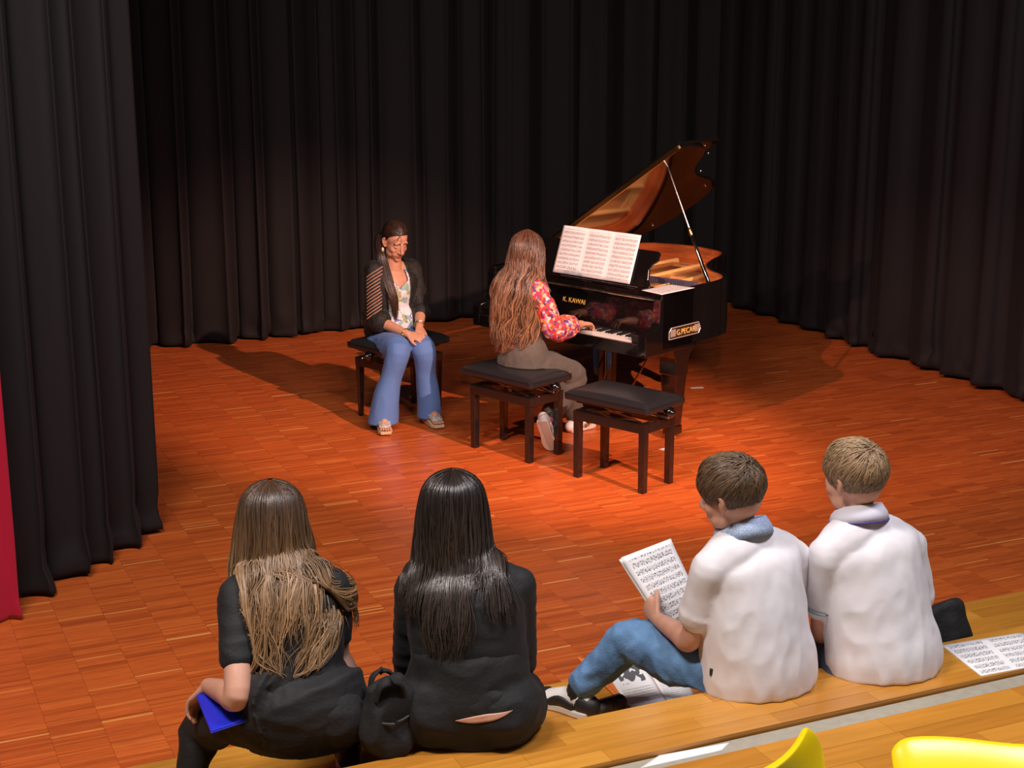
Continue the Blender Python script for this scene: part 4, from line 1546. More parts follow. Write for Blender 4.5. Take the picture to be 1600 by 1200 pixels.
def long_hair(person, levels, n, m, seed, rad=0.0028, wave=0.0, wfreq=5.0, rag=0.18, r=None, k=None, clump=7.0, locks=0.012, name='hair', shell_to=0.86, avoid=(), lay=0.016, t0=0.0, stray=0.006, pull_to=0.45):
    """levels from crown to tips: (centre, half width, half depth, half span in degrees); spans are centred at the back"""
    R = np.random.default_rng(seed)
    r = np.array(r if r is not None else person.r)
    k = np.array(k if k is not None else -person.f)
    C = np.array([tuple(l[0]) for l in levels], float)
    A = np.array([[l[1], l[2], math.radians(l[3])] for l in levels], float)
    sub = 6
    C, A = catmull(C, sub), catmull(A, sub)
    seg = np.linalg.norm(np.diff(C, axis=0), axis=1) + 0.3 * np.abs(np.diff(A[:, 0]))
    t = np.concatenate([[0], np.cumsum(seg)])
    t /= t[-1]
    K = 26

    def at(tq):
        out = [np.interp(tq, t, C[:, q]) for q in range(3)] + [np.interp(tq, t, A[:, q]) for q in range(3)]
        return np.stack(out, -1)
    ph = R.uniform(-1, 1, n)
    cl = np.array([noise.noise(Vector((p * clump, seed * 1.7, 0))) for p in ph])
    end = 1 - rag * np.clip(0.5 + cl + R.uniform(-0.35, 0.35, n), 0, 1)
    s = np.linspace(0, 1, K)
    tq = s[None] * end[:, None]
    Q = at(tq)
    rho = R.uniform(0.94, 1.05, n)[:, None]
    tgt = np.round(ph * clump * 1.4) / (clump * 1.4)
    pull = np.clip((tq - 0.45) * 0.9, 0, pull_to)
    phs = ph[:, None] * (1 - pull) + tgt[:, None] * pull + 0.02 * np.sin(tq * 9 + R.uniform(0, 6, n)[:, None])
    ang = phs * Q[..., 5]
    wv = wave * np.clip(tq * 2.2, 0, 1) * np.sin(wfreq * 2 * math.pi * tq + R.uniform(0, 2 * math.pi, n)[:, None] * 0.5 + 6 * np.round(ph * 6)[:, None])
    lk = locks * np.clip(tq - 0.4, 0, 1) * np.array([noise.noise(Vector((p * 11, 5.0, seed))) for p in ph])[:, None]
    PTS = Q[..., :3] + (Q[..., 3] * rho * np.sin(ang) + wv)[..., None] * r + (Q[..., 4] * rho * np.cos(ang) + 0.6 * wv + lk)[..., None] * k
    sd = R.uniform(0, 50, n)
    st = np.array([[noise.noise(Vector((a, b * 2.5, seed))) for b in s] for a in sd]) * stray * 2 * np.clip(tq * 1.6, 0, 1) ** 1.5
    st2 = np.array([[noise.noise(Vector((a, b * 2.5, seed + 9))) for b in s] for a in sd]) * stray * np.clip(tq * 1.6, 0, 1) ** 1.5
    PTS = PTS + st[..., None] * r + np.abs(st2)[..., None] * k
    if avoid:
        PTS = push_out(PTS, avoid, (0.004 + lay * R.random(n))[:, None])
    taper = np.interp(s, [0, 0.08, 0.75, 1], [0.7, 1, 1, 0.18])
    RAD = rad * R.uniform(0.7, 1.25, n)[:, None] * taper[None]
    # under-layer
    gs = np.linspace(0, shell_to, 30)
    gp = np.linspace(-1, 1, 33)
    G = at(np.repeat(gs[:, None], 33, 1))
    ga = gp[None] * G[..., 5]
    gr = 0.93 - 0.25 * np.clip((gs - shell_to + 0.12) / 0.12, 0, 1)[:, None]
    GP = G[..., :3] + (G[..., 3] * 0.95 * np.sin(ga))[..., None] * r + (G[..., 4] * gr * np.cos(ga))[..., None] * k
    cen = Q[..., :3] + 0
    if avoid:
        GP = push_out(np.ascontiguousarray(np.swapaxes(GP, 0, 1)), avoid, np.array([0.004])[:, None]).swapaxes(0, 1)
    return strand_mesh(name, PTS, RAD, R.random(n), t0 + (1 - t0) * tq, cen, m, person.root, (GP, t0 + (1 - t0) * np.repeat(gs[:, None], 33, 1)))


def hairline(az, el, low_back=-42, ear=-2, front=38):
    """lowest elevation (degrees) of hair at azimuth az (0 = face, 180 = nape)"""
    a = abs(az)
    return np.interp(a, [0, 40, 62, 78, 95, 112, 140, 180], [front, front - 4, 18, ear - 8, ear + 8, 0.45 * low_back, low_back + 6, low_back])


def short_hair(person, m, seed, n=4600, rad=0.0015, vol=(0.084, 0.106, 0.094), c0=(0, -0.012, 0.040), length=(0.03, 0.075), crown=(0.0, -0.75, 0.66), lift=0.10, sweep=(0, 0, 0), hl={}):
    R = np.random.default_rng(seed)
    hs = person.hs
    W = person.W
    Rm = np.array(person.R)
    cen = np.array(W(*c0))
    vol = np.array(vol) * hs
    dirs = []
    while len(dirs) < n:
        d = R.normal(size=3)
        d /= np.linalg.norm(d)
        az = math.degrees(math.atan2(d[0], d[1]))
        el = math.degrees(math.asin(d[2]))
        if el > hairline(az, el, **hl) + R.uniform(0, 4):
            dirs.append((d, az, el))
    cr = np.array(crown)
    cr /= np.linalg.norm(cr)
    K = 9
    PTS = np.empty((n, K, 3))
    for i, (d, az, el) in enumerate(dirs):
        fl = d - cr
        fl += np.array(sweep) * max(0, d[2])
        fl += R.normal(size=3) * 0.16
        fl -= d * fl.dot(d)
        fl /= np.linalg.norm(fl) + 1e-9
        top = min(1, max(0, (el + 25) / 60))
        L = (length[0] + (length[1] - length[0]) * top) * hs * R.uniform(0.7, 1.2)
        ang = L / vol.mean()
        sw = 0.25 * noise.noise(Vector(d * 4))
        sd = np.cross(d, fl)
        for k in range(K):
            t = k / (K - 1)
            q = d * math.cos(ang * t) + (fl + sd * sw * t) * math.sin(ang * t)
            h = 0.96 + lift * top * (0.35 + 0.65 * abs(noise.noise(Vector(d * 3.1 + 4)))) * math.sin(math.pi * min(1, t * 1.15)) + 0.02 * t + 0.04 * R.random() * (k == K - 1)
            PTS[i, k] = cen + Rm @ (q * vol * h)
    s = np.linspace(0, 1, K)
    RAD = rad * R.uniform(0.7, 1.3, n)[:, None] * np.interp(s, [0, 0.2, 0.8, 1], [0.8, 1, 0.9, 0.25])[None]
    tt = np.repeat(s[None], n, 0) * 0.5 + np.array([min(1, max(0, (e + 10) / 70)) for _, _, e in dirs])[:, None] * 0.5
    # scalp under-layer following the hairline
    na, ne = 60, 22
    G = np.empty((ne, na + 1, 3))
    gt = np.empty((ne, na + 1))
    for b in range(na + 1):
        az = -180 + 360 * b / na
        lo = float(hairline(az, 0, **hl))
        for a in range(ne):
            el = math.radians(90 + (lo - 90) * a / (ne - 1))
            d = np.array([math.sin(math.radians(az)) * math.cos(el), math.cos(math.radians(az)) * math.cos(el), math.sin(el)])
            G[a, b] = cen + Rm @ (d * vol * (0.985 if a < ne - 1 else 0.90))
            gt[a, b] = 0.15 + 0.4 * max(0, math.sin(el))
    return strand_mesh('hair', PTS, RAD, R.random(n), tt, cen[None, None], m, person.root, (G, gt))


def sneaker(person, name, heel, toe, upv, mats, w=0.045, h=0.075, lace=True):
    """low shoe: sole, upper, toe cap, laces; heel and toe are sole points"""
    heel, toe, upv = Vector(heel), Vector(toe), Vector(upv).normalized()
    d = (toe - heel)
    L = d.length
    d.normalize()
    sd = d.cross(upv).normalized()
    upv = sd.cross(d).normalized()

    def pt(a, b, c):
        return heel + d * (a * L) + sd * b + upv * c
    prof = [(-0.0, 0.55), (0.04, 0.75), (0.2, 0.84), (0.45, 0.80), (0.7, 1.0), (0.88, 0.88), (0.97, 0.55), (1.0, 0.2)]
    sole = MB()
    prof = catmull(np.array(prof), 3)
    ring = [(a, k * w) for a, k in prof] + [(a, -k * w) for a, k in prof[::-1]]
    sole.extrude([pt(a, b, 0.0) for a, b in ring], upv * 0.022)
    so = sole.build(name, mats[1], person.root, bevel=0.004)
    up = MB()
    up.tube([pt(0.10, 0, h * 0.62), pt(0.28, 0, h * 0.66), pt(0.5, 0, h * 0.52), pt(0.72, 0, h * 0.36), pt(0.90, 0, h * 0.28)],
            [(w * 0.72, h * 0.52), (w * 0.80, h * 0.50), (w * 0.84, h * 0.42), (w * 0.92, h * 0.30), (w * 0.72, h * 0.20)], n=18, sub=4, side=tuple(sd))
    up.build('upper', mats[0], so, smooth=True)
    ov = MB()
    ov.tube([pt(0.02, 0, h * 0.5), pt(0.14, 0, h * 0.58)], [(w * 0.72, h * 0.45), (w * 0.84, h * 0.55)], n=16, sub=2, side=tuple(sd))
    ov.build('heel_patch', mats[2], so, smooth=True)
    tp = MB()
    tp.tube([pt(0.80, 0, h * 0.34), pt(0.94, 0, h * 0.28)], [(w * 0.97, h * 0.33), (w * 0.76, h * 0.24)], n=16, sub=2, side=tuple(sd))
    tp.build('toe_cap', mats[2], so, smooth=True)
    for k in (-1, 1):
        st = MB()
        st.tube([pt(0.24, k * w * 0.76, h * 0.45), pt(0.45, k * w * 0.80, h * 0.58), pt(0.62, k * w * 0.86, h * 0.34)], [(0.014, 0.006), (0.016, 0.006), (0.012, 0.005)], n=8, sub=4, side=tuple(upv))
        st.build('side_stripe', mats[2], so, smooth=True)
    if lace:
        for q in range(4):
            a = 0.42 + 0.08 * q
            hh = h * (0.98 - 0.14 * q)
            MB().tube([pt(a, -w * 0.45, hh - 0.008), pt(a + 0.01, 0, hh + 0.003), pt(a, w * 0.45, hh - 0.008)], 0.003, n=6, sub=3).build('lace', 'shoe_white', so, smooth=True)
    return so


Y = onY


def cut(o, test):
    bm = bmesh.new()
    bm.from_mesh(o.data)
    bmesh.ops.delete(bm, geom=[f for f in bm.faces if test(f.calc_center_median())], context='FACES')
    bm.to_mesh(o.data)
    bm.free()


# ---- girl with long light brown hair (left) -----------------------------------------------------------
g1 = Person('girl with long light brown hair in a black T-shirt, seen from behind', (-0.56, 3.72, SEAT), (-0.16, 0.987, 0), 'skin_fair', 0.97)
g1.set(pelvis=(-0.565, 3.80, 0.765), waist=Y(452, 1085, 3.83), chest=Y(446, 985, 3.88), c7=Y(441, 900, 3.92), head=Y(425, 822, 3.99),
       shL=Y(371, 932, 3.87), shR=Y(517, 917, 3.92), elL=Y(370, 1088, 3.70), elR=Y(528, 1030, 3.98), wrL=Y(326, 1072, 3.86), wrR=Y(549, 1050, 3.95),
       hipL=(-0.65, 3.76, 0.75), hipR=(-0.47, 3.77, 0.75), knL=Y(318, 1135, 3.98), knR=Y(545, 1110, 4.10), anL=Y(300, 1240, 3.92), anR=Y(545, 1215, 4.15))
for S in 'LR':
    g1.J['an' + S].z = STEP + 0.09 - SEAT
g1.body((0, -0.25, 1), (-0.16, 0.96, -0.28), 0.96,
        hands=[(g1.J['wrL'], (-0.55, 0.25, -0.62), (-0.35, 0.3, 0.85), 1, 0.92, 0.35, 0.06), (g1.J['wrR'], (0.15, -0.25, -1), (0.9, -0.4, 0.1), -1, 0.92, 0.25, 0.04)])
g1_top = g1.garment('t_shirt', 'black_cloth', lambda mb: (g1.torso(mb, 0.012, prof=[(0.160, 0.118), (0.172, 0.128), (0.148, 0.112), (0.148, 0.112), (0.150, 0.098), (0.085, 0.066)]), g1.arm(mb, 'L', 0.010, 0.62), g1.arm(mb, 'R', 0.010, 0.62)), wrinkle=(0.0045, (7, 7, 22)))
g1.garment('trousers', 'black_cloth_soft', lambda mb: (g1.leg(mb, 'L', 0.008), g1.leg(mb, 'R', 0.012),
           mb.tube([g1.J['pelvis'] - UPV * 0.06, g1.J['pelvis'] + UPV * 0.03, g1.J['waist'] - UPV * 0.07], [(0.168, 0.122), (0.168, 0.125), (0.12, 0.09)], n=24, sub=5, side=tuple(g1.r))), wrinkle=(0.005, (9, 9, 14)))
for S in 'LR':
    a = g1.J['an' + S] + g1.b
    hp = Vector((a.x, a.y, STEP + 0.001)) - g1.b
    sneaker(g1, 'shoe', hp - g1.f * 0.06, hp + g1.f * 0.17, UPV, ('shoe_black', 'shoe_cream', 'shoe_black'), lace=False)
h = g1.J['head']
hb = -g1.f
av = [bvh_of(g1_top)]
long_hair(g1, [(h + UPV * 0.132 + hb * 0.00, 0.006, 0.008, 178), (h + UPV * 0.120 + hb * 0.004, 0.045, 0.055, 172), (h + UPV * 0.085, 0.078, 0.090, 148), (h + UPV * 0.03, 0.090, 0.108, 128),
               (h - UPV * 0.03 + hb * 0.0, 0.100, 0.112, 118), (h - UPV * 0.09 + hb * 0.005, 0.110, 0.105, 108), (h - UPV * 0.15 + hb * 0.03, 0.116, 0.090, 96), (h - UPV * 0.20 + hb * 0.07, 0.108, 0.075, 82), (h - UPV * 0.27 + hb * 0.11, 0.100, 0.055, 70)],
          1100, 'hair_brown', 3, rag=0.42, stray=0.008, r=g1.r, k=hb, avoid=av)
long_hair(g1, [(h + UPV * 0.05 + hb * 0.0, 0.06, 0.085, 70), (h - UPV * 0.06 + hb * 0.01, 0.070, 0.082, 70), (h - UPV * 0.13 + hb * 0.02, 0.075, 0.065, 70), (h - UPV * 0.19 + hb * 0.05, 0.095, 0.052, 72),
               (h - UPV * 0.26 + hb * 0.10, 0.100, 0.040, 66), (h - UPV * 0.35 + hb * 0.14, 0.085, 0.030, 60), (h - UPV * 0.44 + hb * 0.165, 0.055, 0.024, 60)],
          1000, 'hair_brown', 12, rag=0.66, rad=0.0017, t0=0.3, stray=0.016, pull_to=0.3, wave=0.006, wfreq=2.2, r=g1.r, k=hb, avoid=av, clump=5, locks=0.02, name='hair_ends', shell_to=0.30)
long_hair(g1, [(h - UPV * 0.10 + g1.r * 0.05 + hb * 0.05, 0.06, 0.06, 50), (h - UPV * 0.145 + g1.r * 0.10 + hb * 0.07, 0.06, 0.045, 60), (h - UPV * 0.17 + g1.r * 0.15 + hb * 0.06, 0.035, 0.035, 70), (h - UPV * 0.22 + g1.r * 0.178 + hb * 0.05, 0.022, 0.025, 80), (h - UPV * 0.29 + g1.r * 0.185 + hb * 0.045, 0.012, 0.015, 80)],
          170, 'hair_brown', 15, rag=0.4, rad=0.0019, t0=0.45, stray=0.012, wave=0.003, r=g1.r, k=hb, avoid=av, clump=3, name='hair_ends', shell_to=0.05)
# blue folder on her lap under the forearm
fo = thing('blue_folder', 'bright blue plastic folder on the lap of the girl in the black T-shirt', 'folder', (0, 0, 0))
z0 = 0.885
q = [Y(330, 1147, 3.66), Y(398, 1124, 3.70), Y(385, 1068, 3.86), Y(307, 1090, 3.84)]
MB().extrude(q, (0, 0, 0.004)).build('back_cover', 'blue_card', fo, bevel=0.001)
MB().extrude([p + Vector((0.001, 0.001, 0.006)) for p in q], (0, 0, 0.002)).build('front_cover', 'blue_card', fo, bevel=0.0008)

# ---- girl with near black hair ------------------------------------------------------------------------
g2 = Person('girl with straight near-black hair in a black long-sleeved top, seen from behind', (-0.10, 3.80, SEAT), (0.02, 1, 0), 'skin_fair', 1.0)
g2.set(pelvis=(-0.118, 3.845, 0.765), waist=Y(737, 1062, 3.865), chest=Y(728, 965, 3.88), c7=Y(722, 893, 3.90), head=Y(708, 806, 3.95),
       shL=Y(648, 920, 3.91), shR=Y(806, 916, 3.91), elL=Y(640, 1040, 3.97), elR=Y(812, 1035, 3.97), wrL=Y(672, 1060, 4.16), wrR=Y(780, 1060, 4.16),
       hipL=(-0.205, 3.82, 0.75), hipR=(-0.03, 3.82, 0.75), knL=Y(662, 1095, 4.24), knR=Y(800, 1095, 4.24), anL=Y(660, 1200, 4.32), anR=Y(800, 1200, 4.32))
for S in 'LR':
    g2.J['an' + S].z = STEP + 0.09 - SEAT
g2.body((0, -0.1, 1), (0, 0.97, -0.15), 0.97, hands=[(g2.J['wrL'], (0.5, 0.8, -0.2), (0, 0, 1), 1, 0.92, 0.3, 0.05), (g2.J['wrR'], (-0.5, 0.8, -0.2), (0, 0, 1), -1, 0.92, 0.3, 0.05)], wid=0.96)
g2_top = g2.garment('long_sleeved_top', 'black_cloth', lambda mb: (g2.torso(mb, 0.010, low=False, prof=[(0.1, 0.1), (0.162, 0.116), (0.150, 0.112), (0.150, 0.114), (0.150, 0.098), (0.080, 0.062)]),
           g2.arm(mb, 'L', 0.011, 1.95), g2.arm(mb, 'R', 0.011, 1.95)), wrinkle=(0.0042, (7, 7, 20)))
g2_tr = g2.garment('wide_trousers', 'black_cloth_soft', lambda mb: (g2.leg(mb, 'L', 0.03, (0.088, 0.085, 0.07, 0.07, 0.07)), g2.leg(mb, 'R', 0.03, (0.088, 0.085, 0.07, 0.07, 0.07)),
           mb.tube([g2.J['pelvis'] - UPV * 0.055, g2.J['pelvis'] + UPV * 0.01, g2.J['pelvis'] + UPV * 0.085], [(0.178, 0.128), (0.178, 0.134), (0.165, 0.122)], n=26, sub=5, side=tuple(g2.r))), wrinkle=(0.006, (9, 9, 12)))
for S in 'LR':
    a = g2.J['an' + S] + g2.b
    hp = Vector((a.x, a.y, STEP + 0.001)) - g2.b
    sneaker(g2, 'shoe', hp - g2.f * 0.06, hp + g2.f * 0.17, UPV, ('shoe_black', 'shoe_cream', 'shoe_black'), lace=False)
h = g2.J['head']
hb = -g2.f
av = [bvh_of(g2_top)]
long_hair(g2, [(h + UPV * 0.132, 0.006, 0.008, 178), (h + UPV * 0.120 + hb * 0.004, 0.045, 0.055, 172), (h + UPV * 0.085, 0.078, 0.090, 150), (h + UPV * 0.03, 0.090, 0.106, 128),
               (h - UPV * 0.04 + hb * 0.0, 0.098, 0.112, 118), (h - UPV * 0.11 + hb * 0.012, 0.104, 0.104, 104), (h - UPV * 0.17 + hb * 0.04, 0.110, 0.085, 92), (h - UPV * 0.22 + hb * 0.068, 0.112, 0.068, 86), (h - UPV * 0.255 + hb * 0.085, 0.125, 0.055, 84)],
          1200, 'hair_black', 5, rag=0.2, rad=0.0025, stray=0.007, r=g2.r, k=hb, avoid=av, clump=6)
long_hair(g2, [(h + UPV * 0.05 + hb * 0.0, 0.05, 0.09, 40), (h - UPV * 0.06 + hb * 0.005, 0.062, 0.095, 40), (h - UPV * 0.15 + hb * 0.045, 0.075, 0.085, 42), (h - UPV * 0.23 + hb * 0.085, 0.072, 0.060, 44), (h - UPV * 0.30 + hb * 0.118, 0.060, 0.036, 46), (h - UPV * 0.345 + hb * 0.125, 0.050, 0.026, 46)],
          420, 'hair_black', 6, rag=0.3, rad=0.0022, t0=0.1, stray=0.010, r=g2.r, k=hb, avoid=av, clump=5, locks=0.01, name='hair_ends', shell_to=0.5)

# a sliver of bare back between top and waistband
gc = g2.sub(Y(757, 1111, 3.74))
trs = [bvh_of(g2_top), bvh_of(g2_tr)]
G_ = []
for a_ in np.linspace(-1, 1, 5):
    row = []
    for u_ in np.linspace(-1, 1, 25):
        q_ = gc + g2.r * (0.076 * u_) + UPV * (0.014 * u_ + 0.0105 * a_ * (1 - u_ * u_) - 0.006 * (1 - u_ * u_)) - g2.f * 0.25
        hits = [t_.ray_cast(q_, g2.f)[0] for t_ in trs]
        y_ = min([(h_ - q_).dot(g2.f) for h_ in hits if h_ is not None], default=0.2)
        row.append(tuple(q_ + g2.f * (y_ - 0.0022 + 0.002 * u_ * u_)))
    G_.append(row)
for _ in range(3):
    G_ = np.array(G_)
    G_[:, 1:-1] = 0.5 * G_[:, 1:-1] + 0.25 * (G_[:, :-2] + G_[:, 2:])
MB().grid(G_).build('bare_back', 'skin_fair', g2.root, smooth=True, solid=0.002)

# ---- brown haired boy reading music -------------------------------------------------------------------
b1 = Person('brown-haired boy in a white polo shirt and blue jeans holding sheet music', (0.70, 4.18, SEAT), (-0.52, 0.854, 0), 'skin_fair', 0.93)
b1.set(pelvis=Y(1184, 1046, 4.18), waist=Y(1179, 985, 4.18), chest=Y(1173, 905, 4.19), c7=Y(1166, 848, 4.19), head=Y(1143, 775, 4.19),
       shL=Y(1112, 890, 4.12), shR=Y(1236, 872, 4.28), elL=Y(1078, 1000, 4.16), elR=Y(1228, 985, 4.36), wrL=Y(1028, 968, 4.35), wrR=Y(1098, 975, 4.50),
       hipL=Y(1135, 1062, 4.16), hipR=Y(1205, 1050, 4.28), knL=Y(988, 1000, 4.42), knR=Y(1140, 985, 4.62), anL=Y(903, 1094, 4.52), anR=Y(1140, 1060, 4.62))
b1.J['anR'].z = STEP + 0.085 - SEAT
dsh = unit(-0.80, 0.62, 0)
ft = onz(925, 1122, STEP) - b1.b
ft = Vector((ft.x, ft.y, STEP + 0.001 - SEAT)) + dsh * 0.035
b1.J['anL'] = Vector((ft.x + dsh.x * 0.022, ft.y + dsh.y * 0.022, STEP + 0.085 - SEAT))
b1.J['toeL'] = b1.J['anL'] + dsh * 0.09 - UPV * 0.045
b1.body((-0.1, -0.1, 1), (-0.80, 0.58, -0.22), 0.95,
        hands=[(b1.J['wrL'], (-0.35, 0.75, 0.30), (-0.75, -0.45, 0.15), 1, 0.88, 0.45, 0.04, 0.5), (b1.J['wrR'], (-0.7, 0.3, 0.3), (0.3, 0.9, 0.1), -1, 0.88, 0.4, 0.04)])
b1_top = b1.garment('polo_shirt', 'white_cotton', lambda mb: (b1.torso(mb, 0.022, prof=[(0.168, 0.138), (0.172, 0.145), (0.158, 0.135), (0.150, 0.118), (0.140, 0.095), (0.045, 0.042)]),
           b1.arm(mb, 'L', 0.018, 0.60, flare=0.006), b1.arm(mb, 'R', 0.018, 0.60, flare=0.006)), wrinkle=(0.0055, (13, 13, 8)))
b1.collar('collar', 'collar_blue', 0.058, 0.086, 0.062, 0.020, c=b1.J['c7'] + b1.f * 0.016, tilt=0.022)
b1.garment('jeans', 'denim', lambda mb: (b1.leg(mb, 'L', 0.010, (0.088, 0.080, 0.062, 0.052, 0.043), upto=1.88), b1.leg(mb, 'R', 0.010, (0.088, 0.080, 0.062, 0.056, 0.050), upto=1.93),
           mb.tube([b1.J['pelvis'] - UPV * 0.045, b1.J['pelvis'] + UPV * 0.05], [(0.155, 0.118), (0.15, 0.115)], n=22, sub=4, side=tuple(b1.r))), wrinkle=(0.006, (16, 16, 16)))
d_ = Vector(ray(1112, 1050)).normalized()
hit = bvh_of(b1_top).ray_cast(Vector((0, 0, H)) - b1.b, d_)[0]
MB().box((-0.006, -0.003, -0.010), (0.006, 0.003, 0.010)).build('hem_tag', 'shoe_black', b1.root).location = hit if hit else b1.J['pelvis']
sneaker(b1, 'sneaker', ft - dsh * 0.035, ft + dsh * 0.195, UPV, ('shoe_white', 'shoe_cream', 'shoe_black'))
MB().tube([b1.J['anL'] - UPV * 0.03, b1.J['anL'] - UPV * 0.005], 0.035, n=14, sub=2).build('sock', 'shoe_black', b1.root, smooth=True)
fr = Vector((b1.J['anR'].x, b1.J['anR'].y, STEP + 0.001 - SEAT))
sneaker(b1, 'sneaker', fr - dsh * 0.035, fr + dsh * 0.195, UPV, ('shoe_white', 'shoe_cream', 'shoe_black'))
short_hair(b1, 'hair_boy', 4, hl=dict(front=28, low_back=-64), lift=0.16, length=(0.035, 0.09))
wv = lambda u, v: 0.006 * math.sin(math.pi * u) + 0.004 * math.sin(5 * v)
sheet('sheet_music', 'printed music sheets held up by the boy in jeans', 'sheet music', [Y(1040, 985, 4.38), Y(1098, 955, 4.46), Y(1049, 841, 4.52), Y(971, 871, 4.44)], 'music1', wav=wv, thick=0.0008)
sheet('sheet_music', 'blank white back sheet behind the music held by the boy in jeans', 'paper', [Y(1028, 975, 4.395), Y(1092, 955, 4.472), Y(1044, 846, 4.532), Y(968, 874, 4.452)], 'paper', wav=wv, thick=0.0008)

# ---- blond boy ----------------------------------------------------------------------------------------
b2 = Person('dark-blond boy in a white polo shirt with a purple collar stripe', (1.08, 4.29, SEAT), (-0.33, 0.944, 0), 'skin_fair', 0.93)
b2.set(pelvis=Y(1379, 1027, 4.29), waist=Y(1372, 972, 4.30), chest=Y(1360, 890, 4.31), c7=Y(1346, 825, 4.31), head=Y(1335, 750, 4.32),
       shL=Y(1293, 868, 4.26), shR=Y(1418, 855, 4.38), elL=Y(1284, 985, 4.32), elR=Y(1438, 970, 4.45), wrL=Y(1312, 985, 4.50), wrR=Y(1390, 985, 4.60),
       hipL=Y(1330, 1040, 4.28), hipR=Y(1410, 1035, 4.38), knL=Y(1288, 1012, 4.58), knR=Y(1400, 985, 4.72), anL=Y(1270, 1080, 4.66), anR=Y(1385, 1060, 4.78))
for S in 'LR':
    b2.J['an' + S].z = STEP + 0.085 - SEAT
b2.body((-0.05, -0.1, 1), (-0.62, 0.78, -0.1), 0.95, hands=[(b2.J['wrL'], (0.5, 0.6, 0.1), (-0.3, 0.2, 0.9), 1, 0.88, 0.4, 0.05), (b2.J['wrR'], (-0.6, 0.5, 0.1), (0.2, 0.2, 0.9), -1, 0.88, 0.4, 0.05)])
b2.garment('polo_shirt', 'white_cotton', lambda mb: (b2.torso(mb, 0.022, prof=[(0.166, 0.135), (0.172, 0.142), (0.160, 0.132), (0.150, 0.115), (0.142, 0.095), (0.045, 0.042)]),
           b2.arm(mb, 'L', 0.018, 0.62, flare=0.005), b2.arm(mb, 'R', 0.018, 0.62, flare=0.005)), wrinkle=(0.0055, (13, 13, 8)))
b2.collar('collar', 'collar_white', 0.058, 0.086, 0.062, 0.020, c=b2.J['c7'] + b2.f * 0.016, trim='trim_purple', tilt=0.022)
e = b2.J['shL'].lerp(b2.J['elL'], 0.63)
ax = (b2.J['elL'] - b2.J['shL']).normalized()
cuff = MB()
s1 = ax.cross(UPV.cross(ax)).normalized()
s0 = ax.cross(s1)
cuff.tube([e + (s0 * math.cos(t) + s1 * math.sin(t)) * 0.0625 for t in np.linspace(0, 2 * math.pi, 25)], 0.004, n=6, sub=1, caps=False)
cuff.build('cuff_trim', 'trim_green', b2.root, smooth=True)
b2.garment('jeans', 'denim_dark', lambda mb: (b2.leg(mb, 'L', 0.014, (0.088, 0.080, 0.062, 0.056, 0.050)), b2.leg(mb, 'R', 0.014, (0.088, 0.080, 0.062, 0.056, 0.050)),
           mb.tube([b2.J['pelvis'] - UPV * 0.045, b2.J['pelvis'] + UPV * 0.05], [(0.155, 0.118), (0.15, 0.115)], n=22, sub=4, side=tuple(b2.r))), wrinkle=(0.006, (16, 16, 16)))
for S in 'LR':
    a = b2.J['an' + S]
    hp = Vector((a.x, a.y, STEP + 0.001 - SEAT))
    sneaker(b2, 'sneaker', hp - b2.f * 0.045, hp + b2.f * 0.185, UPV, ('shoe_white', 'shoe_cream', 'shoe_black'))
short_hair(b2, 'hair_blond', 9, hl=dict(front=28, low_back=-62), lift=0.15, length=(0.035, 0.085), crown=(0.1, -0.62, 0.78))

# ---- woman in blue trousers ---------------------------------------------------------------------------
wo = Person('woman in blue flared trousers and a black openwork cardigan, looking down with folded hands', (-0.73, 9.62, 0), (0.48, -0.88, 0), 'skin_warm', 1.0)
wo.set(pelvis=(-0.735, 9.65, 0.60), waist=Y(607, 492, 9.66), chest=Y(612, 452, 9.64), c7=Y(612, 420, 9.66), head=Y(617, 377, 9.60),
       shR=Y(586, 424, 9.58), shL=Y(642, 421, 9.74), elR=Y(586, 499, 9.52), elL=Y(657, 484, 9.66), wrR=Y(637, 522, 9.36), wrL=Y(655, 511, 9.45),
       hipR=Y(596, 535, 9.60), hipL=Y(620, 530, 9.66), knR=Y(622, 548, 9.28), knL=Y(661, 545, 9.36), anR=Y(598, 655, 9.26), anL=Y(671, 643, 9.40))
for S, dd in (('R', unit(0.20, -0.98, 0)), ('L', unit(0.45, -0.89, 0))):
    wo.J['an' + S].z = 0.12
    wo.J['toe' + S] = wo.J['an' + S] + dd * 0.09 - UPV * 0.055
wo.body((0.20, -0.30, 0.9), (0.52, -0.74, -0.42), 0.97,
        hands=[(wo.J['wrR'], (0.85, -0.25, -0.18), (0.0, -0.5, 0.86), 1, 0.95, 0.18, 0.05), (wo.J['wrL'], (0.15, -0.85, -0.35), (0.45, -0.1, 0.85), -1, 0.95, 0.22, 0.05)], face=False, feet=True, voxel=0.004)
for k in (-1, 1):
    MB().ell(wo.W(0.031 * k, 0.0705, 0.004), (0.0145 * 0.97, 0.009, 0.0085), wo.R, n=12).build('eyelid', 'skin_warm', wo.root, smooth=True)
    MB().tube([wo.W(0.018 * k, 0.079, 0.0), wo.W(0.032 * k, 0.080, -0.003), wo.W(0.044 * k, 0.072, 0.001)], 0.0022, n=6, sub=4).build('eyelashes', 'dark_brow', wo.root, smooth=True)
    MB().tube([wo.W(0.014 * k, 0.0850, 0.030), wo.W(0.030 * k, 0.0835, 0.034), wo.W(0.047 * k, 0.0680, 0.029)], [(0.004, 0.0025)] * 3, n=6, sub=4).build('eyebrow', 'dark_brow', wo.root, smooth=True)


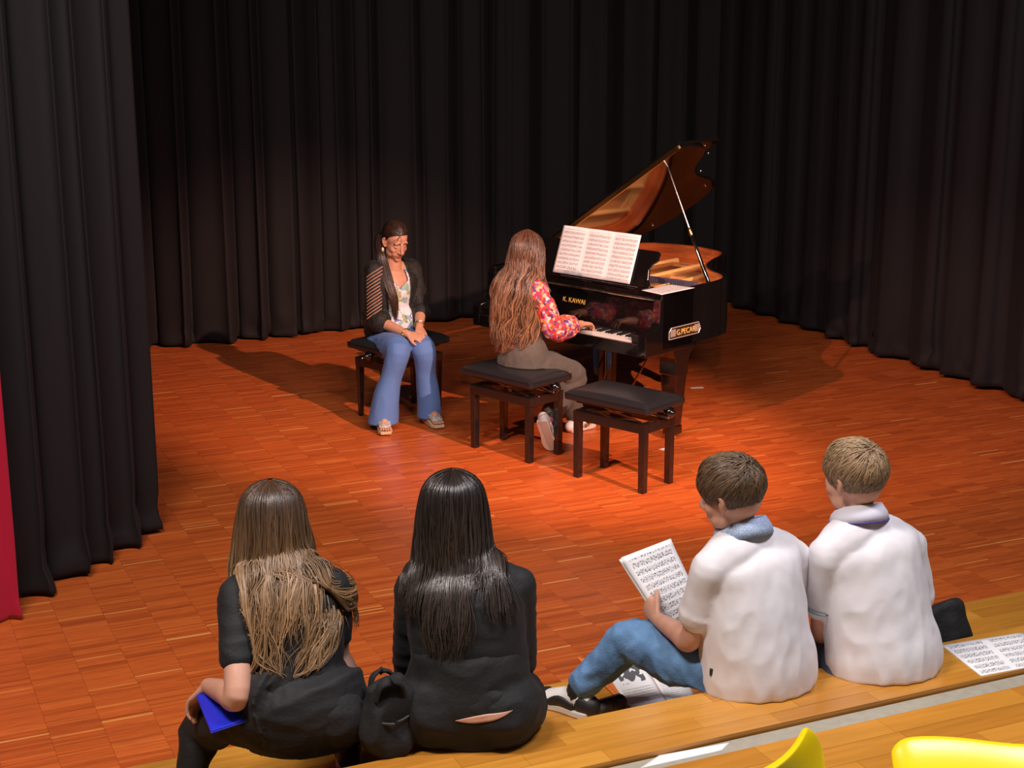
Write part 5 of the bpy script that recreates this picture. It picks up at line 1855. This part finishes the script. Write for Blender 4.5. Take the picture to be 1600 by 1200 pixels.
def top_fn(mb):
    wo.torso(mb, 0.007, top=False)
    for nm in ('shL', 'shR'):
        m = wo.J['c7'].lerp(wo.J[nm], 0.55)
        mb.tube([m - wo.f * 0.05 - UPV * 0.04, m + UPV * 0.048, m + wo.f * 0.085 - UPV * 0.03, m + wo.f * 0.10 - UPV * 0.10], [(0.024, 0.012)] * 4, n=10, sub=5, side=tuple(wo.r))


tp = wo.garment('printed_top', 'swirl', top_fn, wrinkle=(0.005, (14, 14, 9)))


nk = wo.J['c7'] + wo.f * 0.09
cut(tp, lambda p: p.z > wo.J['c7'].z - 0.055 - 0.045 * (1 - min(1, abs((p - nk).dot(wo.r)) / 0.07)) and (p - wo.J['c7']).dot(wo.f) > -0.05 and abs((p - nk).dot(wo.r)) < 0.062 + 0 * p.z)
ca = wo.garment('cardigan', 'cardigan', lambda mb: (wo.torso(mb, 0.018), wo.arm(mb, 'L', 0.024, 1.12, flare=0.006), wo.arm(mb, 'R', 0.026, 1.15, flare=0.012),
        mb.tube([wo.J['pelvis'] + wo.r * 0.12 - UPV * 0.06, wo.J['waist'] + wo.r * 0.10], [(0.075, 0.14), (0.07, 0.12)], n=18, sub=4, side=tuple(wo.r)),
        mb.tube([wo.J['elR'] - wo.f * 0.03 - UPV * 0.02, wo.J['elR'] - wo.f * 0.08 - UPV * 0.10], [0.05, 0.045], n=14, sub=3)), wrinkle=(0.008, (14, 14, 8)))
mid = wo.J['chest']
cut(ca, lambda p: (p - mid).dot(wo.f) > -0.02 and -0.085 < (p - mid).dot(wo.r) < 0.068 and p.z < wo.J['c7'].z + 0.1)
cut(ca, lambda p: (p - wo.J['c7']).dot(wo.f) > -0.03 and abs((p - wo.J['c7']).dot(wo.r)) < 0.075 and p.z > wo.J['c7'].z - 0.06)
sol = ca.modifiers.new('solid', 'SOLIDIFY')
sol.thickness = 0.004
# bare skin showing through the slits of the right sleeve
a_, e_ = wo.J['shR'], wo.J['elR']
ax = (e_ - a_).normalized()
c1 = (wo.f + wo.r * 0.25).normalized()
c1 = (c1 - ax * c1.dot(ax)).normalized()
c2 = ax.cross(c1)
for q in range(13):
    t = 0.02 + 0.072 * q
    pts = []
    for an in np.linspace(-0.75, 0.75, 7):
        rr = 0.045 + (0.040 - 0.045) * t + 0.0275
        pts.append(a_.lerp(e_, t + 0.11 * an / 0.75) + (c1 * math.cos(an + 0.25) + c2 * math.sin(an + 0.25)) * rr)
    MB().tube(pts, [(0.002, 0.0028)] * 7, n=6, sub=2, side=tuple(c1)).build('sleeve_slit', 'skin_warm', ca, smooth=True)
sq = MB()
R_ = random.Random(8)
me_ = ca.data
for q in range(240):
    p_ = me_.polygons[R_.randrange(len(me_.polygons))]
    sq.ell(p_.center + p_.normal * 0.003, (0.0028,) * 3, n=6)
so_ = sq.build('sequins', 'sequin', ca)
so_['kind'] = 'stuff'
wt = wo.garment('flared_trousers', 'blue_trouser', lambda mb: (
    mb.tube([wo.J['hipR'], wo.J['hipR'].lerp(wo.J['knR'], 0.5), wo.J['knR'], wo.J['knR'].lerp(wo.J['anR'], 0.4), wo.J['knR'].lerp(wo.J['anR'], 0.75), wo.J['anR'] - UPV * 0.10], [0.098, 0.092, 0.078, 0.066, 0.080, 0.098], n=20, sub=5),
    mb.tube([wo.J['hipL'], wo.J['hipL'].lerp(wo.J['knL'], 0.5), wo.J['knL'], wo.J['knL'].lerp(wo.J['anL'], 0.4), wo.J['knL'].lerp(wo.J['anL'], 0.75), wo.J['anL'] - UPV * 0.10], [0.098, 0.092, 0.078, 0.064, 0.070, 0.080], n=20, sub=5),
    mb.tube([wo.J['pelvis'] - UPV * 0.045, wo.J['pelvis'] + UPV * 0.02], [(0.160, 0.118), (0.145, 0.105)], n=24, sub=4, side=tuple(wo.r))), wrinkle=(0.005, (10, 10, 5)))
cut(wt, lambda p: p.z < 0.048)
wt.modifiers.new('solid', 'SOLIDIFY').thickness = 0.003
for S, dd in (('R', unit(0.20, -0.98, 0)), ('L', unit(0.45, -0.89, 0))):
    a = wo.J['an' + S]
    g = Vector((a.x, a.y, 0.002))
    w_ = MB()
    sd = dd.cross(UPV)
    prof = [(-0.085, 0.0, 0.085, 0.030), (-0.03, 0.0, 0.080, 0.035), (0.06, 0.0, 0.045, 0.042), (0.12, 0.0, 0.028, 0.045), (0.165, 0.006, 0.024, 0.032)]
    vs = []
    for d_, zb, zt, hw in prof:
        vs += [g + dd * d_ - sd * hw + UPV * zb, g + dd * d_ + sd * hw + UPV * zb, g + dd * d_ + sd * hw + UPV * zt, g + dd * d_ - sd * hw + UPV * zt]
    fs = [(0, 1, 2, 3)]
    for q in range(len(prof) - 1):
        for k in range(4):
            fs.append((q * 4 + k, q * 4 + (k + 1) % 4, q * 4 + 4 + (k + 1) % 4, q * 4 + 4 + k))
    fs.append((16, 19, 18, 17))
    w_.add(vs, fs)
    wd = w_.build('wedge_sandal', 'cork', wo.root, bevel=0.006)
    ft_ = MB()
    ft_.tube([g + dd * 0.02 + UPV * 0.088, g + dd * 0.07 + UPV * 0.066, g + dd * 0.12 + UPV * 0.048], [(0.034, 0.020), (0.040, 0.020), (0.040, 0.015)], n=16, sub=4, side=tuple(sd))
    ft_.build('strap', 'sandal', wd, smooth=True)
    for q in range(5):
        p_ = g + dd * (0.135 + 0.006 * (2 - abs(q - 2))) + sd * (q - 2) * 0.0145 + UPV * 0.036
        MB().tube([p_ - dd * 0.02, p_ + dd * 0.008], 0.0075, n=8, sub=2).build('toe', 'skin_warm', wd, smooth=True)
# jewellery
er = wo.W(0.079, -0.004, -0.048)
MB().tube([er, er + UPV * 0.018], 0.0018, n=6, sub=1).build('earring_hook', 'brass', wo.root)
MB().ell(er - UPV * 0.008, (0.010, 0.010, 0.016), n=12).build('earring', 'pearl', wo.root, smooth=True)
for S, t0, m_ in (('R', 0.93, 'brass'), ('L', 0.86, 'steel'), ('L', 0.93, 'brass')):
    a, b = wo.J['el' + S], wo.J['wr' + S]
    c = a.lerp(b, t0)
    ax = (b - a).normalized()
    s1 = ax.cross(UPV).normalized()
    s2 = ax.cross(s1)
    MB().tube([c + (s1 * math.cos(t) + s2 * math.sin(t)) * 0.030 for t in np.linspace(0, 2 * math.pi, 25)], 0.0035, n=6, sub=1, caps=False).build('bracelet', m_, wo.root, smooth=True)
short_hair(wo, 'hair_dark', 2, n=3800, hl=dict(front=31, ear=-10, low_back=-40), vol=(0.081, 0.101, 0.093), crown=(0.1, 0.92, 0.40), length=(0.06, 0.11), lift=0.12)
hd = wo.J['head']
tl = [wo.W(0.05, -0.075, 0.02), wo.W(0.075, -0.05, -0.05), wo.W(0.072, 0.0, -0.115), wo.J['c7'] + wo.r * 0.075 + wo.f * 0.10 - UPV * 0.04, wo.J['c7'] + wo.r * 0.06 + wo.f * 0.152 - UPV * 0.16, wo.J['c7'] + wo.r * 0.045 + wo.f * 0.150 - UPV * 0.30]
long_hair(wo, [(tl[0], 0.045, 0.04, 178), (tl[1], 0.034, 0.034, 178), (tl[2], 0.030, 0.026, 178), (tl[3], 0.030, 0.022, 178), (tl[4], 0.026, 0.016, 178), (tl[5], 0.010, 0.006, 178)], 260, 'hair_dark', 7, rag=0.25, rad=0.003, name='hair_tail', shell_to=0.9)

# ---- girl at the piano --------------------------------------------------------------------------------
fg = PY.copy()
pg = Person('girl with long wavy brown hair in a floral blouse playing the piano', (0.05, 8.82, 0), fg, 'skin_warm', 0.97)
kR = PP(-0.47, 0.10, 0.70)
kL = PP(-0.86, 0.10, 0.70)
pg.set(pelvis=Y(817, 560, 8.83), waist=Y(808, 528, 8.84), chest=Y(811, 478, 8.86), c7=Y(814, 436, 8.87), head=Y(823, 393, 8.92),
       shR=Y(841, 455, 8.77), shL=Y(784, 446, 8.97), elR=Y(866, 514, 8.78), elL=Y(800, 500, 9.08), wrR=kR - PY * 0.13 + UPV * 0.02 - PX * 0.0, wrL=kL - PY * 0.13 + UPV * 0.02,
       hipR=Y(838, 572, 8.80), hipL=Y(808, 566, 8.94), knR=Y(897, 588, 9.00), knL=Y(872, 575, 9.20), anR=Y(860, 648, 8.78), anL=Y(900, 655, 9.22))
pg.J['anL'].z = 0.09
pg.J['toeR'] = pg.sub(Y(861, 703, 8.74))
pg.body((0.0, -0.05, 1), (fg.x, fg.y, -0.12), 0.95,
        hands=[(pg.J['wrR'], tuple(PY * 1.0 - UPV * 0.12 - PX * 0.1), (0, 0, 1), -1, 0.92, 0.33, 0.08), (pg.J['wrL'], tuple(PY * 1.0 - UPV * 0.12 + PX * 0.1), (0, 0, 1), 1, 0.92, 0.33, 0.08)])
pg_top = pg.garment('floral_blouse', 'floral', lambda mb: (pg.torso(mb, 0.012, low=False, prof=[(0.1, 0.1), (0.120, 0.09), (0.128, 0.102), (0.140, 0.108), (0.145, 0.095), (0.080, 0.062)]),
           pg.arm(mb, 'R', 0.014, 1.55, radii=(0.046, 0.050, 0.056, 0.058, 0.045)), pg.arm(mb, 'L', 0.014, 1.55, radii=(0.046, 0.050, 0.056, 0.058, 0.045))), wrinkle=(0.010, (16, 16, 12)))
pg.garment('grey_trousers', 'grey_trouser', lambda mb: (pg.leg(mb, 'R', 0.016, (0.095, 0.088, 0.068, 0.060, 0.052), upto=1.9), pg.leg(mb, 'L', 0.016, (0.095, 0.088, 0.068, 0.060, 0.052), upto=1.9),
           mb.tube([pg.J['pelvis'] - UPV * 0.035, pg.J['pelvis'] + UPV * 0.035, pg.J['waist'] + UPV * 0.012], [(0.168, 0.135), (0.165, 0.130), (0.128, 0.100)], n=26, sub=5, side=tuple(pg.r))), wrinkle=(0.005, (12, 12, 12)))
hh = pg.J['waist'] - UPV * 0.005
MB().tube([hh + pg.r * (0.137 * math.cos(t)) + pg.f * (0.110 * math.sin(t)) for t in np.linspace(0, 2 * math.pi, 33)], [(0.004, 0.014)] * 33, n=8, sub=1, caps=False).build('belt', 'belt', pg.root, smooth=True)
# right sneaker stands on its toe behind her, the sole to the back
tz = pg.sub(onz(862, 706, 0.0))
tz = Vector((tz.x, tz.y, 0.006))
hz = pg.sub(Y(846, 658, 8.66))
sneaker(pg, 'sneaker', hz, tz, (pg.J['anR'] + Vector((0.05, 0.22, -0.02))) - (hz + tz) / 2, ('shoe_white', 'shoe_cream', 'shoe_white'), w=0.045)
a = pg.J['anL']
sneaker(pg, 'sneaker', Vector((a.x, a.y, 0.002)) - pg.f * 0.06, Vector((a.x, a.y, 0.002)) + pg.f * 0.17, UPV, ('shoe_white', 'shoe_cream', 'shoe_white'))
MB().tube([pg.J['anR'] - UPV * 0.012, pg.J['anR'].lerp(pg.J['knR'], 0.10)], [0.042, 0.042], n=14, sub=2).build('red_sock', 'shoe_red', pg.root, smooth=True)
h = pg.J['head']
av = [bvh_of(pg_top)]
hb = (-pg.f * 0.8 + Vector((0, -1, 0)) * 0.35).normalized()
hr = hb.cross(UPV) * -1
long_hair(pg, [(h + UPV * 0.130, 0.006, 0.008, 178), (h + UPV * 0.118, 0.046, 0.055, 172), (h + UPV * 0.08, 0.082, 0.094, 150), (h + UPV * 0.02, 0.096, 0.110, 126),
               (h - UPV * 0.06 + hb * 0.01, 0.108, 0.112, 112), (h - UPV * 0.14 + hb * 0.03, 0.120, 0.105, 100), (h - UPV * 0.24 + hb * 0.065 - hr * 0.012, 0.145, 0.085, 92), (h - UPV * 0.36 + hb * 0.085 - hr * 0.03, 0.145, 0.072, 88),
               (h - UPV * 0.47 + hb * 0.090 - hr * 0.04, 0.130, 0.062, 84), (h - UPV * 0.545 + hb * 0.088 - hr * 0.045, 0.115, 0.05, 80)],
          1100, 'hair_wave', 21, rag=0.2, rad=0.0034, stray=0.014, wave=0.015, wfreq=5.5, r=hr, k=hb, avoid=av, lay=0.03, clump=8, locks=0.06)
